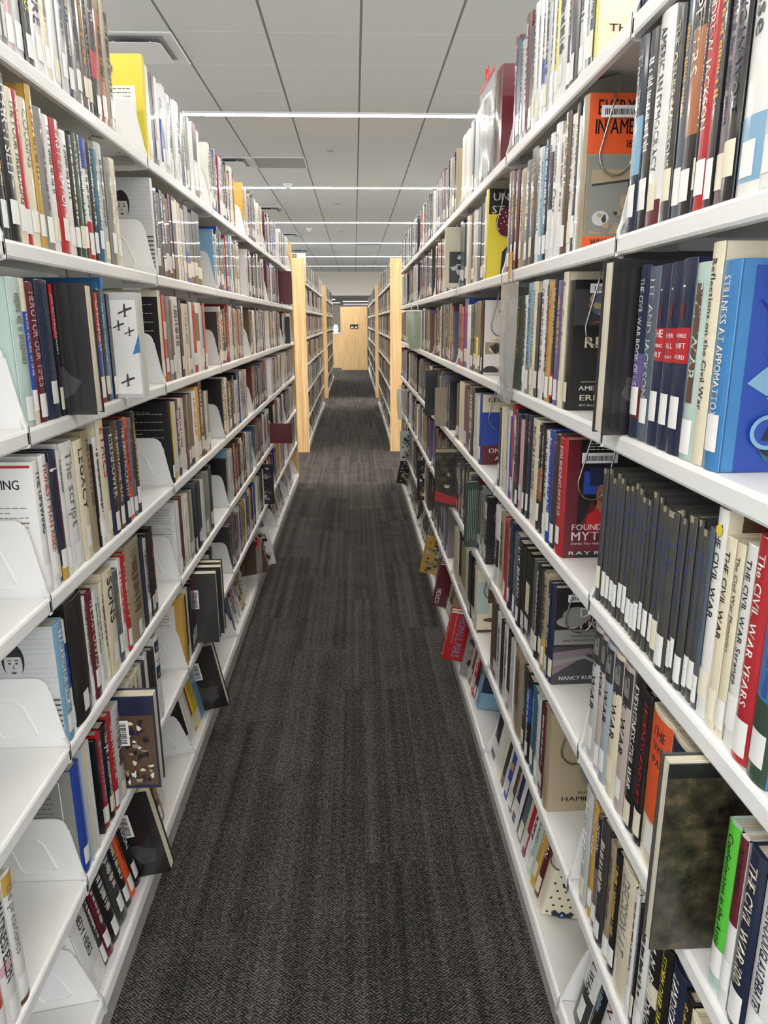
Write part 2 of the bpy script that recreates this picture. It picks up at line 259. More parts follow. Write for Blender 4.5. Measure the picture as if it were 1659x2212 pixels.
CELLS = """\
LA1|1329|15:G;15:g;29:p;39:G;36:K::THE CATALOGUE:Y;51:W::THE FIRE:K;34:C;39:W::2:K;37:G;39:N;41:g;37:n;30:k::THE LAST GUN:p;48:K:265:'30:W:H b R .3 .5;45:o;53:T:262
LB1|1259|23:k;38:K:255:FEAR ITSELF:W;29:C:240:THE FOUR FREEDOMS:K;24:R:245:LOST:C;34:C:240:COUSINS:g;23:y:268;34:g;32:W;45:R:238:FIRST LADY OF:W;31:W;29:K;30:D:238:LEWIS:C;22:D;36:W:240::K:b B .75 1 b R 0 .32;24:K:238:NO ORDINARY TIME:W;34:t;46:G:252;45:g;43:C:238:TRUMAN:p
LC1|1227|46:e:246::g;21:C:246:and the WAR SCARE of 1948:W:b B .12 .78;41:M:242:HERO FOR OUR TIMES:p;58:N:248:A CONSPIRACY SO IMMENSE:S;18:K:242:JOE SCARBOROUGH:W:b R .6 1;126:K:244:::F55 barcode;40:W:240::R:b R .2 .95 dots;21:C;25:W:240:the Democracy:K;34:R:236:CHANGED:C:b B .2 .55;36:k;21:c:270::K:n;22:K:236;86:G:240:::F60 barcode bw edgeb
LD1|1247|26:W:245:THE UPSWING:K:cov=upswing;31:W:250:HONEST MAN RISEN:R;14:g;33:N:250::M:b y 0 .12 b W .85 .87;23:W:245:Counselor:K;61:W:255:The script:g;48:C:250:LEGACY:K;46:T:262::n:n;10:K;29:W:240::K;51:C:275:ETHICS:R;49:N:250:EISENHOWER:C;40:n:255:THE WHITE HOUSE YEARS:C;48:N:255:THE ARMY MCCARTHY:W;31:O:255;32:m:250;31:k:262
LE1|1235|45:b:245:REACHING FOR GLORY:W:cov=bwwoman;16:W::b:K:b B .4 .8;87:K:262:::tall;22:W:240:THURSTON CLARKE:K;37:M:242:THE LAST CAMPAIGN:C;24:W;20:W::A:g;25:C;64:C:248:SONS:K;40:S;23:W:245:A WOMAN I KNEW:R;36:R:248;111:T:258::n;28:N;44:G;30:K;25:K::MAFIA:R
LF1|1217|47:B:245:::cov=greybox;85:s:262:::F0 barcode;14:K;28:R:235;39:K:235:The JFK Assassination:W;30:R:240;53:G:238;67:N:245:::F75 barcode bw;36:W:235:KENNEDY:K;31:C;32:C;26:W;34:k;28:W;29:K;37:K;46:W:250:JACKIE ETHEL JOAN:W:b N .82 .95 b N .5 .65
LG1|1212|80:W:235:KENNEDY HEIRS:K:cov=blurb;24:k:::W;34:M:225;57:K:225;55:k:215;35:K:225;36:O:230::K;37:K:235:JOHNSON:W;39:K:245:::F80 barcode;83:W:230;59:W:225::R:b B .6 .8;79:M:225;42:C:220
LA2|2183|34:Y:255::K:cov=yellow n;34:W;31:N;24:m;36:W;48:W::x:b:b B .1 .6;45:G;56:W;39:G;72:W;76:S;46:g;35:W;49:W;63:W:245::K:b M .8 1 b K .5 .8 b M 0 .25;39:W
LB2|2177|24:W:255::K:cov=bwwoman;33:K::THE REAGANS:W;34:K;35:N::PRESIDENT WAS SHOT:W;36:M::PRESIDENT WAS SHOT:W;28:n;38:M;49:N:245::W:b W .7 .95;41:C;42:C;44:G;57:g::::b B 0 .4;59:k;50:k;65:K
LC2|2170|34:C:262::K:cov=blurbdark;41:R:250::W:b G .5 .7;41:g;29:K;90:W:250::K;32:K;100:C;28:K;31:W;49:R;64:W::::b K .45 .85;40:G;27:b;36:R:240
LD2|2169|37:K:250::W:cov=blurbdark;25:Y;43:W;31:M::HELLER:W;42:W::THE POLITICS:K;32:C;33:M;34:t:245;59:K;54:W:248:VINDICATION:R;59:y:256;46:n:275:OBAMA SPEECHES:C;36:K;43:G;35:g
LE2|2189|35:W:240::g:cov=blurb;40:M:245;24:W;25:W;27:C;36:g;31:G;31:K;32:S;38:N;41:K;47:W;44:g;55:g;52:K:255
LF2|2153|40:y:240::K:cov=greybox n;20:K;28:C:248;25:K;21:k;21:K;30:M:245::W;77:k:255:::F70 barcode;59:k:252:::F72;42:K:250:::F60;51:K;47:G;55:K:250
LG2|2161|31:K:235::W:cov=blurbdark;32:W;33:W;33:R:235;58:Y:240::K;60:b:240;63:K:250:::F85 barcode;66:R;55:C
LF0|843|37:n:240;33:O:235;41:W:240:MADNESS ELLEN:K:b p .42 .5;33:W:250:the presidents:g:b y .86 1 b n 0 .04
RA2|2088|49:M:262:DEAD:W;35:t;47:G;58:M:265;30:k;40:W:258::k;37:W;34:W::::b B .3 .5;53:G;26:W;23:W::::b Y .1 .9;74:W:262::K;26:N;50:k:270:N:Y:b n .5 .9;47:W;26:G;23:N;16:Y:262:::cov=how n
RB2|2144|65:M:255;49:K;47:M;66:T;57:S:240;68:k:255;36:W:245;31:b;34:N:250::W;40:W:252::K:b N .4 .85;53:W:260:Coming Out:K;36:W;38:n:262:DAILY LIFE:C;30:W:250:EVERYDAY LIFE:K;25:k:262;12:W;44:T:262:::cov=everyday n
RC2|2151|61:K:::W;79:G;137:E:235:::n;41:W:235;54:b:262:THE AMERICAN CRISIS:K:b g 0 .25;49:C:262:REVOLUTIONARY MOTHERS:K;31:K;50:W:262:OUR FIRST CIVIL WAR:K;18:K:250:The Sealed Cause:W;45:y:255:The Road to Valley Forge:R;25:N:258:FIRE AND LIGHT:W:b R .05 .25;48:P:255;37:C:268:Star-Cut Secrets:K:tallcov;48:K:250::C:cov=rebel
RD2|2108|29:K:::W;28:W;32:C;28:C;12:K;15:G;18:W;12:B;26:R:262;17:W::::b E .5 .8;28:K:255:REDCOATS:W;43:N:248:AMERICAN REVOLUTION:R;29:p;38:K:255:1776:p;43:N:258:1776:p;66:C:255:McCULLOUGHS:K;34:K:250:Killing England:W:b o .3 .6;25:K:252:Killing England:W:b o .3 .6;40:W:245:IN PURSUIT:K;38:B:252:Nathaniel VALIANT:W;39:k:250:Revolutionaries:R;60:R:248:FOUNDING MYTHS:W:cov=founding
RE2|2132|72:W:245:REVOLUTION:W:b K .25 .6;55:T:240:AMERICAN:K;81:R:238::n;55:N:252:Cultural and Revolutionary:W;68:S:235::g;55:K:232:H.W. BRANDS:W;38:K:230;41:K:228:::b C .3 .65;39:K:225;36:S:230;35:K:235:FRANKLIN AND WASHINGTON:W;31:k:232;41:T:235:::b y .1 .35;24:N:228:LINCOLN:W;30:N:228:::cov=nancy
RF2|2238|62:n:245;50:k:240;57:W:240:ADAMS:K;54:K;56:W:238:THE REPUBLIC:K;46:K;58:W;125:T:240::n:n;61:k:232;57:K:230:::b B .5 .9;61:t:228;42:G:230;23:K;33:M:235:AMERICA'S FOUNDING:W;54:T:250:::cov=hamilton n
RG2|2156|66:K:232;59:W;47:C;37:K;32:W;35:B:235:::b y .4 .5;30:W;30:n;22:G;35:N;24:W;24:K;36:S:240;28:C:250;25:R:248:::b K 0 .3;34:W:250:REVOLUTIONARY:K;43:e:252:NATHANIEL:g;41:y:255:BETRAYAL:C;40:M:255:CHRISTIAN:W;47:C:248:::cov=eagle n
RB1|1182|40:N:265:The Tipped:G:b b .3 .6;38:K:262;52:W:268:AMERICAN DEMOCRACY:K:b M 0 .12;30:k:258:THE OTHER MADISONS:C;23:S:262;39:K:265:PETERS:C:b o .35 .8;8:N:268;30:R:268:ANDREW JACKSON:C;19:k:270;21:m:268;32:K:265:AMERICAN WOLF:S;50:W:262:House:K:b b .05 .3;33:W:268
RC1|1233|9:k:280:::cov=conflicts n;86:K:262:::F38 barcode;40:N:252:THE CIVIL WAR BOOK OF LISTS:W:b P .3 .5 b M .12 .3;38:S:248:LEE AND JACKSON:G;43:N:248:THE COMING FURY:W:b R .48 .66;40:N:248:NEVER CALL RETREAT:W:b R .48 .66;47:N:250:TERRIBLE SWIFT SWORD:W:b R .48 .66;40:e:242:CIVIL WAR:e:b n .3 .9 half;32:C:262:Reflections on the Civil War:K:n;44:c:240:STILLNESS AT APPOMATTOX:W:cov=still
RD1|1222|23:q;21:q;20:q;18:q;21:q;21:q;19:q;19:q;19:q;21:q;15:q;21:q;14:q;22:q;37:q;14:q;14:q;23:q;15:q;19:q;15:S;26:W:268:THE CIVIL WAR:K:sun cov=dk;24:C:240:THE CIVIL WAR:K;21:C:240:The Civil War Memories:n;26:W:245:THE CIVIL WAR Strange:N;34:R:262:The CIVIL WAR YEARS:W;44:c:270::C:b D 0 .35
RE1|1179|42:G:262:CIVIL WAR:K:enc;29:r:262:CIVIL WAR:K:enc;38:s:262:CIVIL WAR:K:enc;40:C:262:CIVIL WAR:K:enc;41:r:262:CIVIL WAR:K:enc;41:K:265:EYEWITNESS CIVIL WAR:W:cov=eye;29:K:255:LEGENDS AND LIES:R;68:C:250:THE CIVIL WAR:N:st b O .3 .97;66:C:250:THE CIVIL WAR:R:st b N .27 .97;18:C:245:THE FIELD OF:R;6:N:240;27:k:272:::F50 cov=photo;40:-;27:e:232:Confederates in the Attic:K:b L .25 1;19:W:232:BLUNDERS:K:b M .5 1;35:N:235:THE CIVIL WAR 100:C;39:W:240:LINCOLN-DOUGLAS DEBATES:N;49:N:240
RF1|1157|40:G:250:THE STRANGE:W;27:y:242:CIVIL WAR:C;23:m:235:MISSION:W:b N .55 1;41:k:245;28:T:235::n;28:K:238;60:C:245:DECISION AT:g:n;19:W:240;12:K;29:W:240::K;39:K:245:IRA M. BLEEDING:W:b C .45 .6;31:K:245:STORM OVER THE LAND:Y;41:N:245:LANDSCAPE TURNED:W;23:K:235:Robert A. Lee:y;41:C:230;39:W
RG1|1167|66:W:250:THE CIVIL WAR:K:cov=bigt b k 0 .35;38:K:245;44:W:245:UNION:M;42:W:245:THE:K;38:C:245;45:G;36:N
RA3|3096|65:W;63:G;48:W;58:C;56:G;43:S;52:G;50:G;57:G;55:k;44:W;42:C;49:o;47:W;116:M:262:::n cov=plainred
RB3|3072|80:N:245;64:k;61:K;59:W;56:T;54:K;42:C;60:G;57:k;55:N;44:W:255;51:Y:265:::cov=scarf
RC3|3021|94:M:240;64:R;97:B:255;68:W;65:K;62:S;50:K::::b Y .2 .5;48:K;46:K:240:::cov=nn
RD3|3012|70:K;132:C;74:M;47:P;133:K:250;62:G;40:W;38:B:240:::cov=george
RF3|2986|147:C;82:K;103:T;73:C;69:K;66:K;63:C:238:::cov=dreams
RG3|2618|36:p;30:M;32:C;40:R:230:PRESIDENTIAL COURAGE:W;34:K;62:b:215:::cov=guide"""
SPECIALS = [('L', 'A', -0.545, 8.50, 0.300, 25, 'A', 'poster'), ('R', 'G', 0.333, 2.777, 0.223, 35, 'R', 'THOMAS E. MAILS:b'), ('R', 'G', 0.393, 2.643, 0.207, 20, 'g', 'bw'), ('R', 'G', 0.353, 3.372, 0.219, 25, 'M', 'MEXICO:W'), ('R', 'G', 0.335, 3.857, 0.214, 20, 'y', 'bw'), ('R', 'G', 0.334, 6.195, 0.22, 25, 'K', 'bw'), ('R', 'F', 0.349, 5.705, 0.237, 25, 'G', 'bw'), ('R', 'E', 0.335, 3.024, 0.256, 30, 'K', 'ribbon'), ('R', 'B', 0.364, 3.047, 0.229, 25, 'C', 'bwlow'), ('R', 'E', 0.381, 2.454, 0.239, 25, 'D', 'greenlines'), ('R', 'F', 0.376, 4.38, 0.252, 25, 'K', 'bw'), ('R', 'D', 0.362, 3.775, 0.233, 22, 'K', 'plain'), ('R', 'D', 0.37, 3.376, 0.178, 20, 'T', 'plain'), ('L', 'B', -0.478, 5.817, 0.242, 30, 'M', 'plain'), ('L', 'C', -0.527, 6.088, 0.213, 22, 'K', 'plain'), ('L', 'G', -0.49, 3.921, 0.188, 30, 'n', 'plain'), ('L', 'G', -0.466, 4.043, 0.227, 20, 'W', 'bw'), ('L', 'F', -0.507, 4.33, 0.247, 22, 'K', 'bw'), ('L', 'E', -0.424, 4.772, 0.13, 22, 'M', 'plain')]
def disc(b, r0, r1, z0, z1, mat, seg=24, x=0, y=0):
    vv = [(x+r0*math.cos(2*math.pi*i/seg), y+r0*math.sin(2*math.pi*i/seg), z0) for i in range(seg)] + [(x+r1*math.cos(2*math.pi*i/seg), y+r1*math.sin(2*math.pi*i/seg), z1) for i in range(seg)]
    b.add(vv, [list(range(seg))[::-1], list(range(seg, 2*seg))] + [(i, (i+1) % seg, (i+1) % seg+seg, i+seg) for i in range(seg)], mat)
# ------------------------------------------------------------------ the room
def room():
    b = MB(); b.box(-8, 8, -4, 46, -.05, 0, CARPET); struct(b.build('floor'))
    b = MB(); b.box(-8, 8, -4, 28.5, CEIL, CEIL+.05, CEILING); struct(b.build('ceiling'))
    b = MB(); b.box(-8, 8, 28.7, 46, 2.44, 2.5, WALL); o = b.build('trim_1'); struct(o)
    b = MB(); b.box(-8, 8, 28.5, 28.7, 2.44, CEIL+.05, WALL); struct(b.build('wall_soffit'))
    b = MB(); b.box(-8, 8, 44.7, 44.8, 0, 2.44, WALL); struct(b.build('wall_back'))
room()
# linear ceiling lights, every sixth tile
ordn = ['nearest', 'second nearest', 'third nearest', 'fourth nearest', 'fifth nearest', 'farthest']
for i in range(-3, 6):
    y = 7.19 + 3.658*i
    lb = (ordn[i]+' of the long white linear lights across the tiled ceiling') if i >= 0 else 'long white linear light across the tiled ceiling behind the viewer'
    t = thing('ceiling_light', lb, 'light', (0, y, CEIL), 'linear ceiling lights')
    d = MB(); d.box(-7.6, 7.6, -.04, .04, -.012, -.002, DIFFUSER); d.build('diffuser', t)
    f = MB()
    for s_ in (-1, 1): f.box(-7.6, 7.6, s_*.047-.006, s_*.047+.006, -.016, .0, WHITE_STEEL)
    f.build('frame', t)
for k, (x0, x1, y) in enumerate([(-1.6, -.85, 33), (-.55, 1.2, 36.5), (.9, 1.8, 33.2), (-1.4, -.75, 39), (-.6, .9, 42)]):
    t = thing('ceiling_light', ['left short', 'longest', 'right short', 'farther left short', 'farthest'][k]+' light strip on the low ceiling beyond the soffit', 'light', (0, y, 2.44), 'lights on the low ceiling')
    d = MB(); d.box(x0, x1, -.035, .035, -.02, -.012, FAR_LENS); d.build('diffuser', t)
    d = MB(); d.box(x0-.02, x1+.02, -.045, .045, -.012, 0, WHITE_STEEL); d.build('frame', t)
RG_ = plain('grey_perforated_grille', '9a9b97', .6)
def diffuser(x, y, lab, dark=True):
    t = thing('air_diffuser', lab, 'vent', (x, y, CEIL), 'square ceiling air diffusers')
    b = MB(); h = .297
    prof = [(.297, -.002), (.297, -.006), (.24, -.03), (.235, -.028)]
    for a in range(4):                           # sloping white collar, four mitred sides
        ca, sa = math.cos(a*math.pi/2), math.sin(a*math.pi/2)
        vv = []
        for r_, z in ((.3, -.001), (.296, -.009), (.225, .0)):
            for s_ in (-1, 1): vv.append((r_*ca - s_*r_*sa, r_*sa + s_*r_*ca, z))
        b.add(vv, [(0, 1, 3, 2), (2, 3, 5, 4)], WHITE_STEEL)
    b.build('frame', t)
    b = MB(); b.box(-.225, .225, -.225, .225, -.0012, .0, RG_); disc(b, .13, .13, -.004, -.0012, BLACK, 24, 0, .02); b.build('opening', t)  # black disc puts the dark of the gap above the plate into colour
    b = MB(); b.prism_z([(-.18, -.205), (.18, -.205), (.205, -.18), (.205, .18), (.18, .205), (-.18, .205), (-.205, .18), (-.205, -.18)], -.036, -.030, WHITE_STEEL)
    for sx in (-.12, .12):
        for sy_ in (-.12, .12): b.box(sx-.008, sx+.008, sy_-.008, sy_+.008, -.030, 0, WHITE_STEEL)
    bevel(b.build('face_plate', t), .003)
GX = .065
diffuser(GX-.6096*2.5, 7.14-.6096*2.5, 'large white square air diffuser nearest the camera above the left books')
diffuser(GX-.6096*2.5, 7.14+.6096*3.5, 'white square air diffuser just beyond the first light strip on the left')
diffuser(GX-.6096*2.5, 7.14+.6096*9.5, 'white square air diffuser between the second and third light strips')
diffuser(GX-.6096*2.5, 7.14+.6096*15.5, 'small far white air diffuser between third and fourth light strips')
diffuser(GX-.6096*2.5, 7.14+.6096*21.5, 'tiny far air diffuser above the wooden end panel on the left')
for k, (ix, iy) in enumerate([(-1.5, 3.5), (.5, 18.5)]):
    t = thing('return_air_grille', ['flat grey return air panel in the tile grid left of centre', 'small far grey return air panel right of centre'][k], 'vent', (GX+.6096*ix, 7.14+.6096*iy, CEIL), 'return air panels')
    b = MB(); b.box(-.29, .29, -.29, .29, -.004, -.001, RG_); b.build('grille', t)
    b = MB()
    for s_ in (-1, 1): b.box(-.3, .3, s_*.295-.006, s_*.295+.006, -.008, 0, WHITE_STEEL); b.box(s_*.295-.006, s_*.295+.006, -.3, .3, -.008, 0, WHITE_STEEL)
    b.build('frame', t)
for k, (x, y) in enumerate([(-.24, 8.63), (-.25, 12.31), (-.25, 15.97)]):
    t = thing('sprinkler_cover', ['nearest', 'middle', 'farthest'][k]+' small round sprinkler cover plate left of the ceiling centreline', 'sprinkler', (x, y, CEIL), 'round sprinkler covers')
    b = MB(); disc(b, .04, .048, -.008, 0, KICK); b.build('cover_plate', t); b = MB(); disc(b, .022, .022, -.011, -.008, RG_); b.build('cap', t)
for k, (x, y) in enumerate([(-.88, 10.62), (-.89, 15.44)]):
    t = thing('smoke_detector', ['nearer', 'farther'][k]+' white round smoke detector on the left part of the ceiling', 'smoke detector', (x, y, CEIL), 'smoke detectors')
    b = MB(); disc(b, .055, .065, -.022, 0, WHITE_STEEL); b.build('base', t); b = MB(); disc(b, .028, .045, -.06, -.022, WHITE_STEEL); b.build('sensor_head', t)
# ------------------------------------------------------------------ shelving stacks
DEPTH = .265
def bracket_profile(tilt=False):
    # (x out of the stack = 0 at the front, z from the bottom of the bracket)
    p_ = [(0, 0), (0, .036), (-.006, .052), (-.024, .150)]
    for a in range(0, 91, 18):                  # rounded top corner
        r_ = .026; cx, cz = -.024-r_-.002, .150
        p_.append((cx + r_*math.cos(math.radians(a)), cz + r_*math.sin(math.radians(a))))
    p_ += [(-DEPTH, .176), (-DEPTH, -.006), (-.05, -.006), (-.01, -.003)]
    return p_
def rot(pts, ang, piv):
    c, s_ = math.cos(ang), math.sin(ang)
    return [((x-piv[0])*c-(z-piv[1])*s_+piv[0], (x-piv[0])*s_+(z-piv[1])*c+piv[1]) for x, z in pts]
def shelf_profile():
    return [(-.006, .032), (-.002, .030), (0, .026), (0, .006), (-.002, .002), (-.012, .001), (-.013, .004), (-.005, .006), (-.005, .024), (-.010, .028), (-DEPTH, .028), (-DEPTH, .032)]
def make_stack(side, ya, nbay, label, panels, first_row_only=None):
    s_ = -1 if side == 'L' else 1               # the stack lies on this side of the aisle
    fx = XL if side == 'L' else XR
    t = thing('library_shelving', label, 'shelving', (fx, ya, 0), 'double faced steel shelving ranges')
    def xm(pr): return [(s_*-x, z) for x, z in pr]       # local x: out of the stack is -s_
    L_ = nbay*PITCH
    for i in range(nbay):
        y0 = i*PITCH+.003; y1 = (i+1)*PITCH-.003
        for r in ROWS:
            b = MB(); pr = shelf_profile()
            if r == 'G': pr = rot(pr, TILT, (0, .03))
            b.prism_y([(x, z+row_z(r)) for x, z in xm(pr)], y0, y1, WHITE_STEEL)
            if r in 'ABC' and i < 5:              # pressed slots and round lug under the shelf
                b.box(*sorted((s_*.035, s_*.095)), y1-.012, y1-.010, row_z(r)+.006, row_z(r)+.026, KICK)
                disc(b, .008, .008, row_z(r)+.0272, row_z(r)+.028, BACK, 12, s_*.06, y1-.05)
            b.build('shelf', t)
    for i in range(nbay+1):
        y = i*PITCH
        for r in ROWS:
            b = MB(); pr = bracket_profile()
            if r == 'G': pr = rot(pr, TILT, (0, .03))
            Z = row_z(r); P_ = [(x, z+Z) for x, z in xm(pr)]
            b.prism_y(P_, y-.0015, y+.0015, WHITE_STEEL)
            # flange along lip and slope, turned away from the viewer
            fl = [(0, 0), (0, .036), (-.006, .052), (-.024, .150), (-.0265, .150), (-.009, .052), (-.003, .036), (-.003, 0)]
            if r == 'G': fl = rot(fl, TILT, (0, .03))
            b.prism_y([(x, z+Z) for x, z in xm(fl[:3]+fl[5:])], y-.009, y+.002, WHITE_STEEL)
            if i < 6 and side == 'L':             # embossed hand-hold
                lp = [(-.135, .128), (-.088, .128), (-.078, .118), (-.058, .062), (-.064, .052), (-.118, .052), (-.128, .06), (-.145, .118)]
                if r == 'G': lp = rot(lp, TILT, (0, .03))
                b.tube([(x, y-.0012, z+Z) for x, z in xm(lp)], .0032, WHITE_STEEL, 6, True)
            b.build('shelf_bracket', t)
        b = MB(); b.box(*sorted((s_*(DEPTH+.002), s_*(DEPTH+.03))), y-.02, y+.02, 0, 2.13, WHITE_STEEL); b.build('upright_post', t)
    b = MB(); b.box(*sorted((s_*(DEPTH+.031), s_*(DEPTH+.034))), 0, L_, .02, 1.95, BACK); b.build('back_panel', t)
    b = MB(); b.box(*sorted((s_*.004, s_*.010)), 0, L_, 0, .078, KICK); b.box(*sorted((s_*.01, s_*.5)), 0, L_, .002, .012, KICK); b.build('kick_plate', t)
    b = MB()
    for r in ROWS: b.box(*sorted((s_*(DEPTH+.06), s_*(DEPTH+.3))), 0, L_, row_z(r)+.012, row_z(r)+.032, WHITE_STEEL)
    b.build('rear_shelves', t)
    for yy, x_out in panels:
        b = MB(); b.box(*sorted((-s_*x_out, s_*.6)), yy-.018, yy+.018, 0, 2.168, WOOD); bevel(b.build('end_panel', t), .002)
    return t
make_stack('L', Y0L-2*PITCH, 7, 'long white steel bookshelves nearest on the left of the aisle', [(7*PITCH+.03, .004)])
make_stack('R', Y0R-PITCH, 7, 'long white steel bookshelves nearest on the right of the aisle', [(7*PITCH+.03, -.07)])
make_stack('L', 8.43, 5, 'second white bookshelf range on the left behind the pale wooden end panel', [(-.02, .008), (5*PITCH+.02, .0)])
make_stack('R', 8.43, 5, 'second white bookshelf range on the right behind the pale wooden end panel', [(-.02, .012), (5*PITCH+.02, .0)])
make_stack('L', 14.64, 5, 'farthest white bookshelf range on the left of the aisle', [(-.02, .01)])
make_stack('R', 14.64, 9, 'farthest white bookshelf range on the right, half empty shelves', [(-.02, .01)])
# far end: a tall wooden panel that closes the aisle, low cabinet beside it
t = thing('wooden_partition', 'tall maple panel closing the far end of the aisle with a black sign holder', 'partition', (-.02, 22.97, 0))
b = MB(); b.box(-.41, .41, 0, .04, .01, 1.925, WOOD); bevel(b.build('panel', t), .003)
b = MB(); b.box(-.12, .13, -.02, 0, 1.28, 1.40, BLACK); h = bevel(b.build('sign_holder', t), .006)
b = MB()
for s_ in (-1, 1): b.box(.005+s_*.06-.04, .005+s_*.06+.04, -.023, -.02, 1.30, 1.335, PAPER)
b.build('card', h)
t = thing('low_cabinet', 'low maple cabinet with white top left of the far wooden panel', 'cabinet', (-.66, 24.3, 0))
b = MB(); b.box(-.3, .26, 0, .5, .0, 1.1, WOOD); b.build('body', t)
b = MB(); b.box(-.32, .28, -.02, .52, 1.1, 1.13, WHITE_STEEL); b.build('top', t)
b = MB(); disc(b, .05, .09, 0, .12, PAPER); disc(b, .09, .05, .12, .26, PAPER); o = b.build('white_ornament', None, True); o.location = (-.62, 24.5, 1.13)  # small white object of unknown kind, unlit; vase form invented
tag(o, 'small white rounded object on top of the low far cabinet', 'ornament')
# ------------------------------------------------------------------ books
# spec: side, row, y (middle), t, h, d, col, title, tcol, opts, xs (spine x in the world), lean
BOOKS = []
PAL_L = 'WWWWWCCGGKKKkkSNBbRMMnTgmyW'
PAL_R = 'WWCCGKKKKkkSNNnRMTgmPEyW'
PAL_DARK = 'KKKkkkNSnnMMTGWCgEP'
def parse_opts(o):
    d = dict(bands=[]); tk = o.split(); i = 0
    while i < len(tk):
        if tk[i] == 'b' and i+3 < len(tk)+0: d['bands'].append((tk[i+1], float(tk[i+2]), float(tk[i+3]))); i += 4; continue
        if tk[i].startswith('F') and tk[i][1:].isdigit(): d['F'] = float(tk[i][1:])/1000
        elif tk[i].startswith('cov='): d['cov'] = tk[i][4:]
        else: d[tk[i]] = True
        i += 1
    return d
def add_book(side, row, y, t_, h, d, col, title='', tcol='', opts='', xo=0.0, cell='', lean=0.0, only=None):
    BOOKS.append(dict(side=side, row=row, y=y, t=t_, h=h, d=d, col=col, title=title, tcol=tcol, o=parse_opts(opts) if isinstance(opts, str) else opts, xo=xo, cell=cell, lean=lean))
done = {}
for ln in CELLS.split('\n'):
    if not ln.strip(): continue
    head, st, body_ = ln.split('|'); side, row, bay = head[0], head[1], int(head[2:])
    y = float(st)/1000; sg = 1 if side == 'L' else -1
    ws = [float(q.split(':')[0])/1000 for q in body_.split(';')]; end = y+sg*sum(ws)
    lim = Y0L+(bay-2)*PITCH+.004 if side == 'L' else Y0R+(bay-1)*PITCH-.004     # stay between the brackets of this section
    if sg*(lim-y) > 0 and bay > 0: kq = abs(end-lim)/sum(ws); y = lim
    else: kq = 1
    if abs(sum(ws)*kq) > PITCH-.012: kq = (PITCH-.012)/sum(ws)
    for it in body_.split(';'):
        f = it.split(':')+['']*6
        t_ = float(f[0])/1000*kq
        if f[1] == '-': y += sg*t_; continue
        h = float(f[2])/1000 if f[2] else random.choice((.228, .232, .236, .24, .244))
        op = parse_opts(f[5]); tt = t_-.0012
        if 'F' in op or 'F0' in f[5]: tt = min(tt, .042)
        xo = -.004*random.random()
        ym = y+sg*t_/2
        if 'F' in op: ym = y+tt/2+.001 if side == 'L' else y-t_+tt/2+.001     # flush with the camera side of its slot
        add_book(side, row, ym, tt, h, .155+.02*random.random(), f[1] or 'W', f[3], f[4], op, xo, head)
        y += sg*t_
    done[(side, row, bay)] = (float(st)/1000, y)
for (side, row, x, y, h, t_, c, o) in SPECIALS:
    title = ''
    if ':' in o: title, tc = o.split(':')
    else: tc = ''
    fx = XL if side == 'L' else XR
    P_ = (x-fx) if side == 'L' else (fx-x)
    add_book(side, row, y, t_/1000, min(h, .262 if row != 'A' else .32), .17, c, title, tc, dict(bands=[], F=max(P_, .02), art=o, special=True), 0, 'S')
def blocked(side, row, y0, y1):
    for b in BOOKS:
        if b['cell'] == 'S' and b['side'] == side and b['row'] == row and b['y']-b['t']/2 < y1 and b['y']+b['t']/2 > y0: return b
def fill(side, row, ya, yb, pal, cell, frac=(.66, .9), hbase=.235):
    """books from the left end of a bay section in reading order, with a gap at its right end"""
    sg = 1 if side == 'L' else -1
    y = ya+.004 if side == 'L' else yb-.004
    ln = (yb-ya)*random.uniform(*frac); run = 0; cur = None
    while run < ln:
        t_ = random.choice((.014, .018, .022, .026, .030, .034, .040, .048))
        if y+sg*t_ > yb-.004 or y+sg*t_ < ya+.004: break
        q = blocked(side, row, min(y, y+sg*t_), max(y, y+sg*t_))
        if q:
            ny = q['y']+sg*(q['t']/2+.0005); run += abs(ny-y); y = ny; continue
        if cur is None or random.random() < .8: cur = random.choice(pal)
        ops = dict(bands=[])
        if random.random() < .22: a = random.uniform(.1, .7); ops['bands'].append((random.choice('WCRKNbMy'), a, a+random.uniform(.08, .25)))
        dark = cur in 'KNMknSEDPBtR'
        tcl = random.choice('WWCCby') if dark else random.choice('KKKRNM')
        add_book(side, row, y+sg*t_/2, t_-.001, hbase+random.choice((-.022, -.012, -.006, 0, .004, .008, .014)), .15+.02*random.random(), cur, '~', tcl, ops, -.005*random.random(), cell)
        y += sg*t_; run += t_
for b in range(3, 7):
    for r in ROWS:
        if ('L', r, b) in done: continue
        pal = PAL_L if r in 'ABCD' else PAL_L+'KKkCn'
        fill('L', r, Y0L+(b-2)*PITCH, Y0L+(b-1)*PITCH, pal, 'L%s%d' % (r, b), (.7, .92) if r != 'G' else (.45, .8))
for b in range(2, 8):
    for r in ROWS:
        if ('R', r, b) in done: continue
        pal = PAL_R if r in 'ABC' else PAL_DARK
        fill('R', r, Y0R+(b-2)*PITCH, Y0R+(b-1)*PITCH, pal, 'R%s%d' % (r, b), (.72, .95))
fill('R', 'A', Y0R-PITCH+.3, Y0R, PAL_R, 'RA1', (.9, .95))
for side, n_, y0, pal in (('L', 5, 8.43, PAL_L), ('R', 5, 8.43, PAL_DARK), ('L', 5, 14.64, PAL_DARK), ('R', 9, 14.64, PAL_DARK)):
    for b in range(n_):
        for r in ROWS:
            if side == 'R' and n_ == 9 and b > 3: fr = (.2, .5)
            else: fr = (.75, .95)
            fill(side, r, y0+b*PITCH, y0+(b+1)*PITCH, pal, 'far', fr)
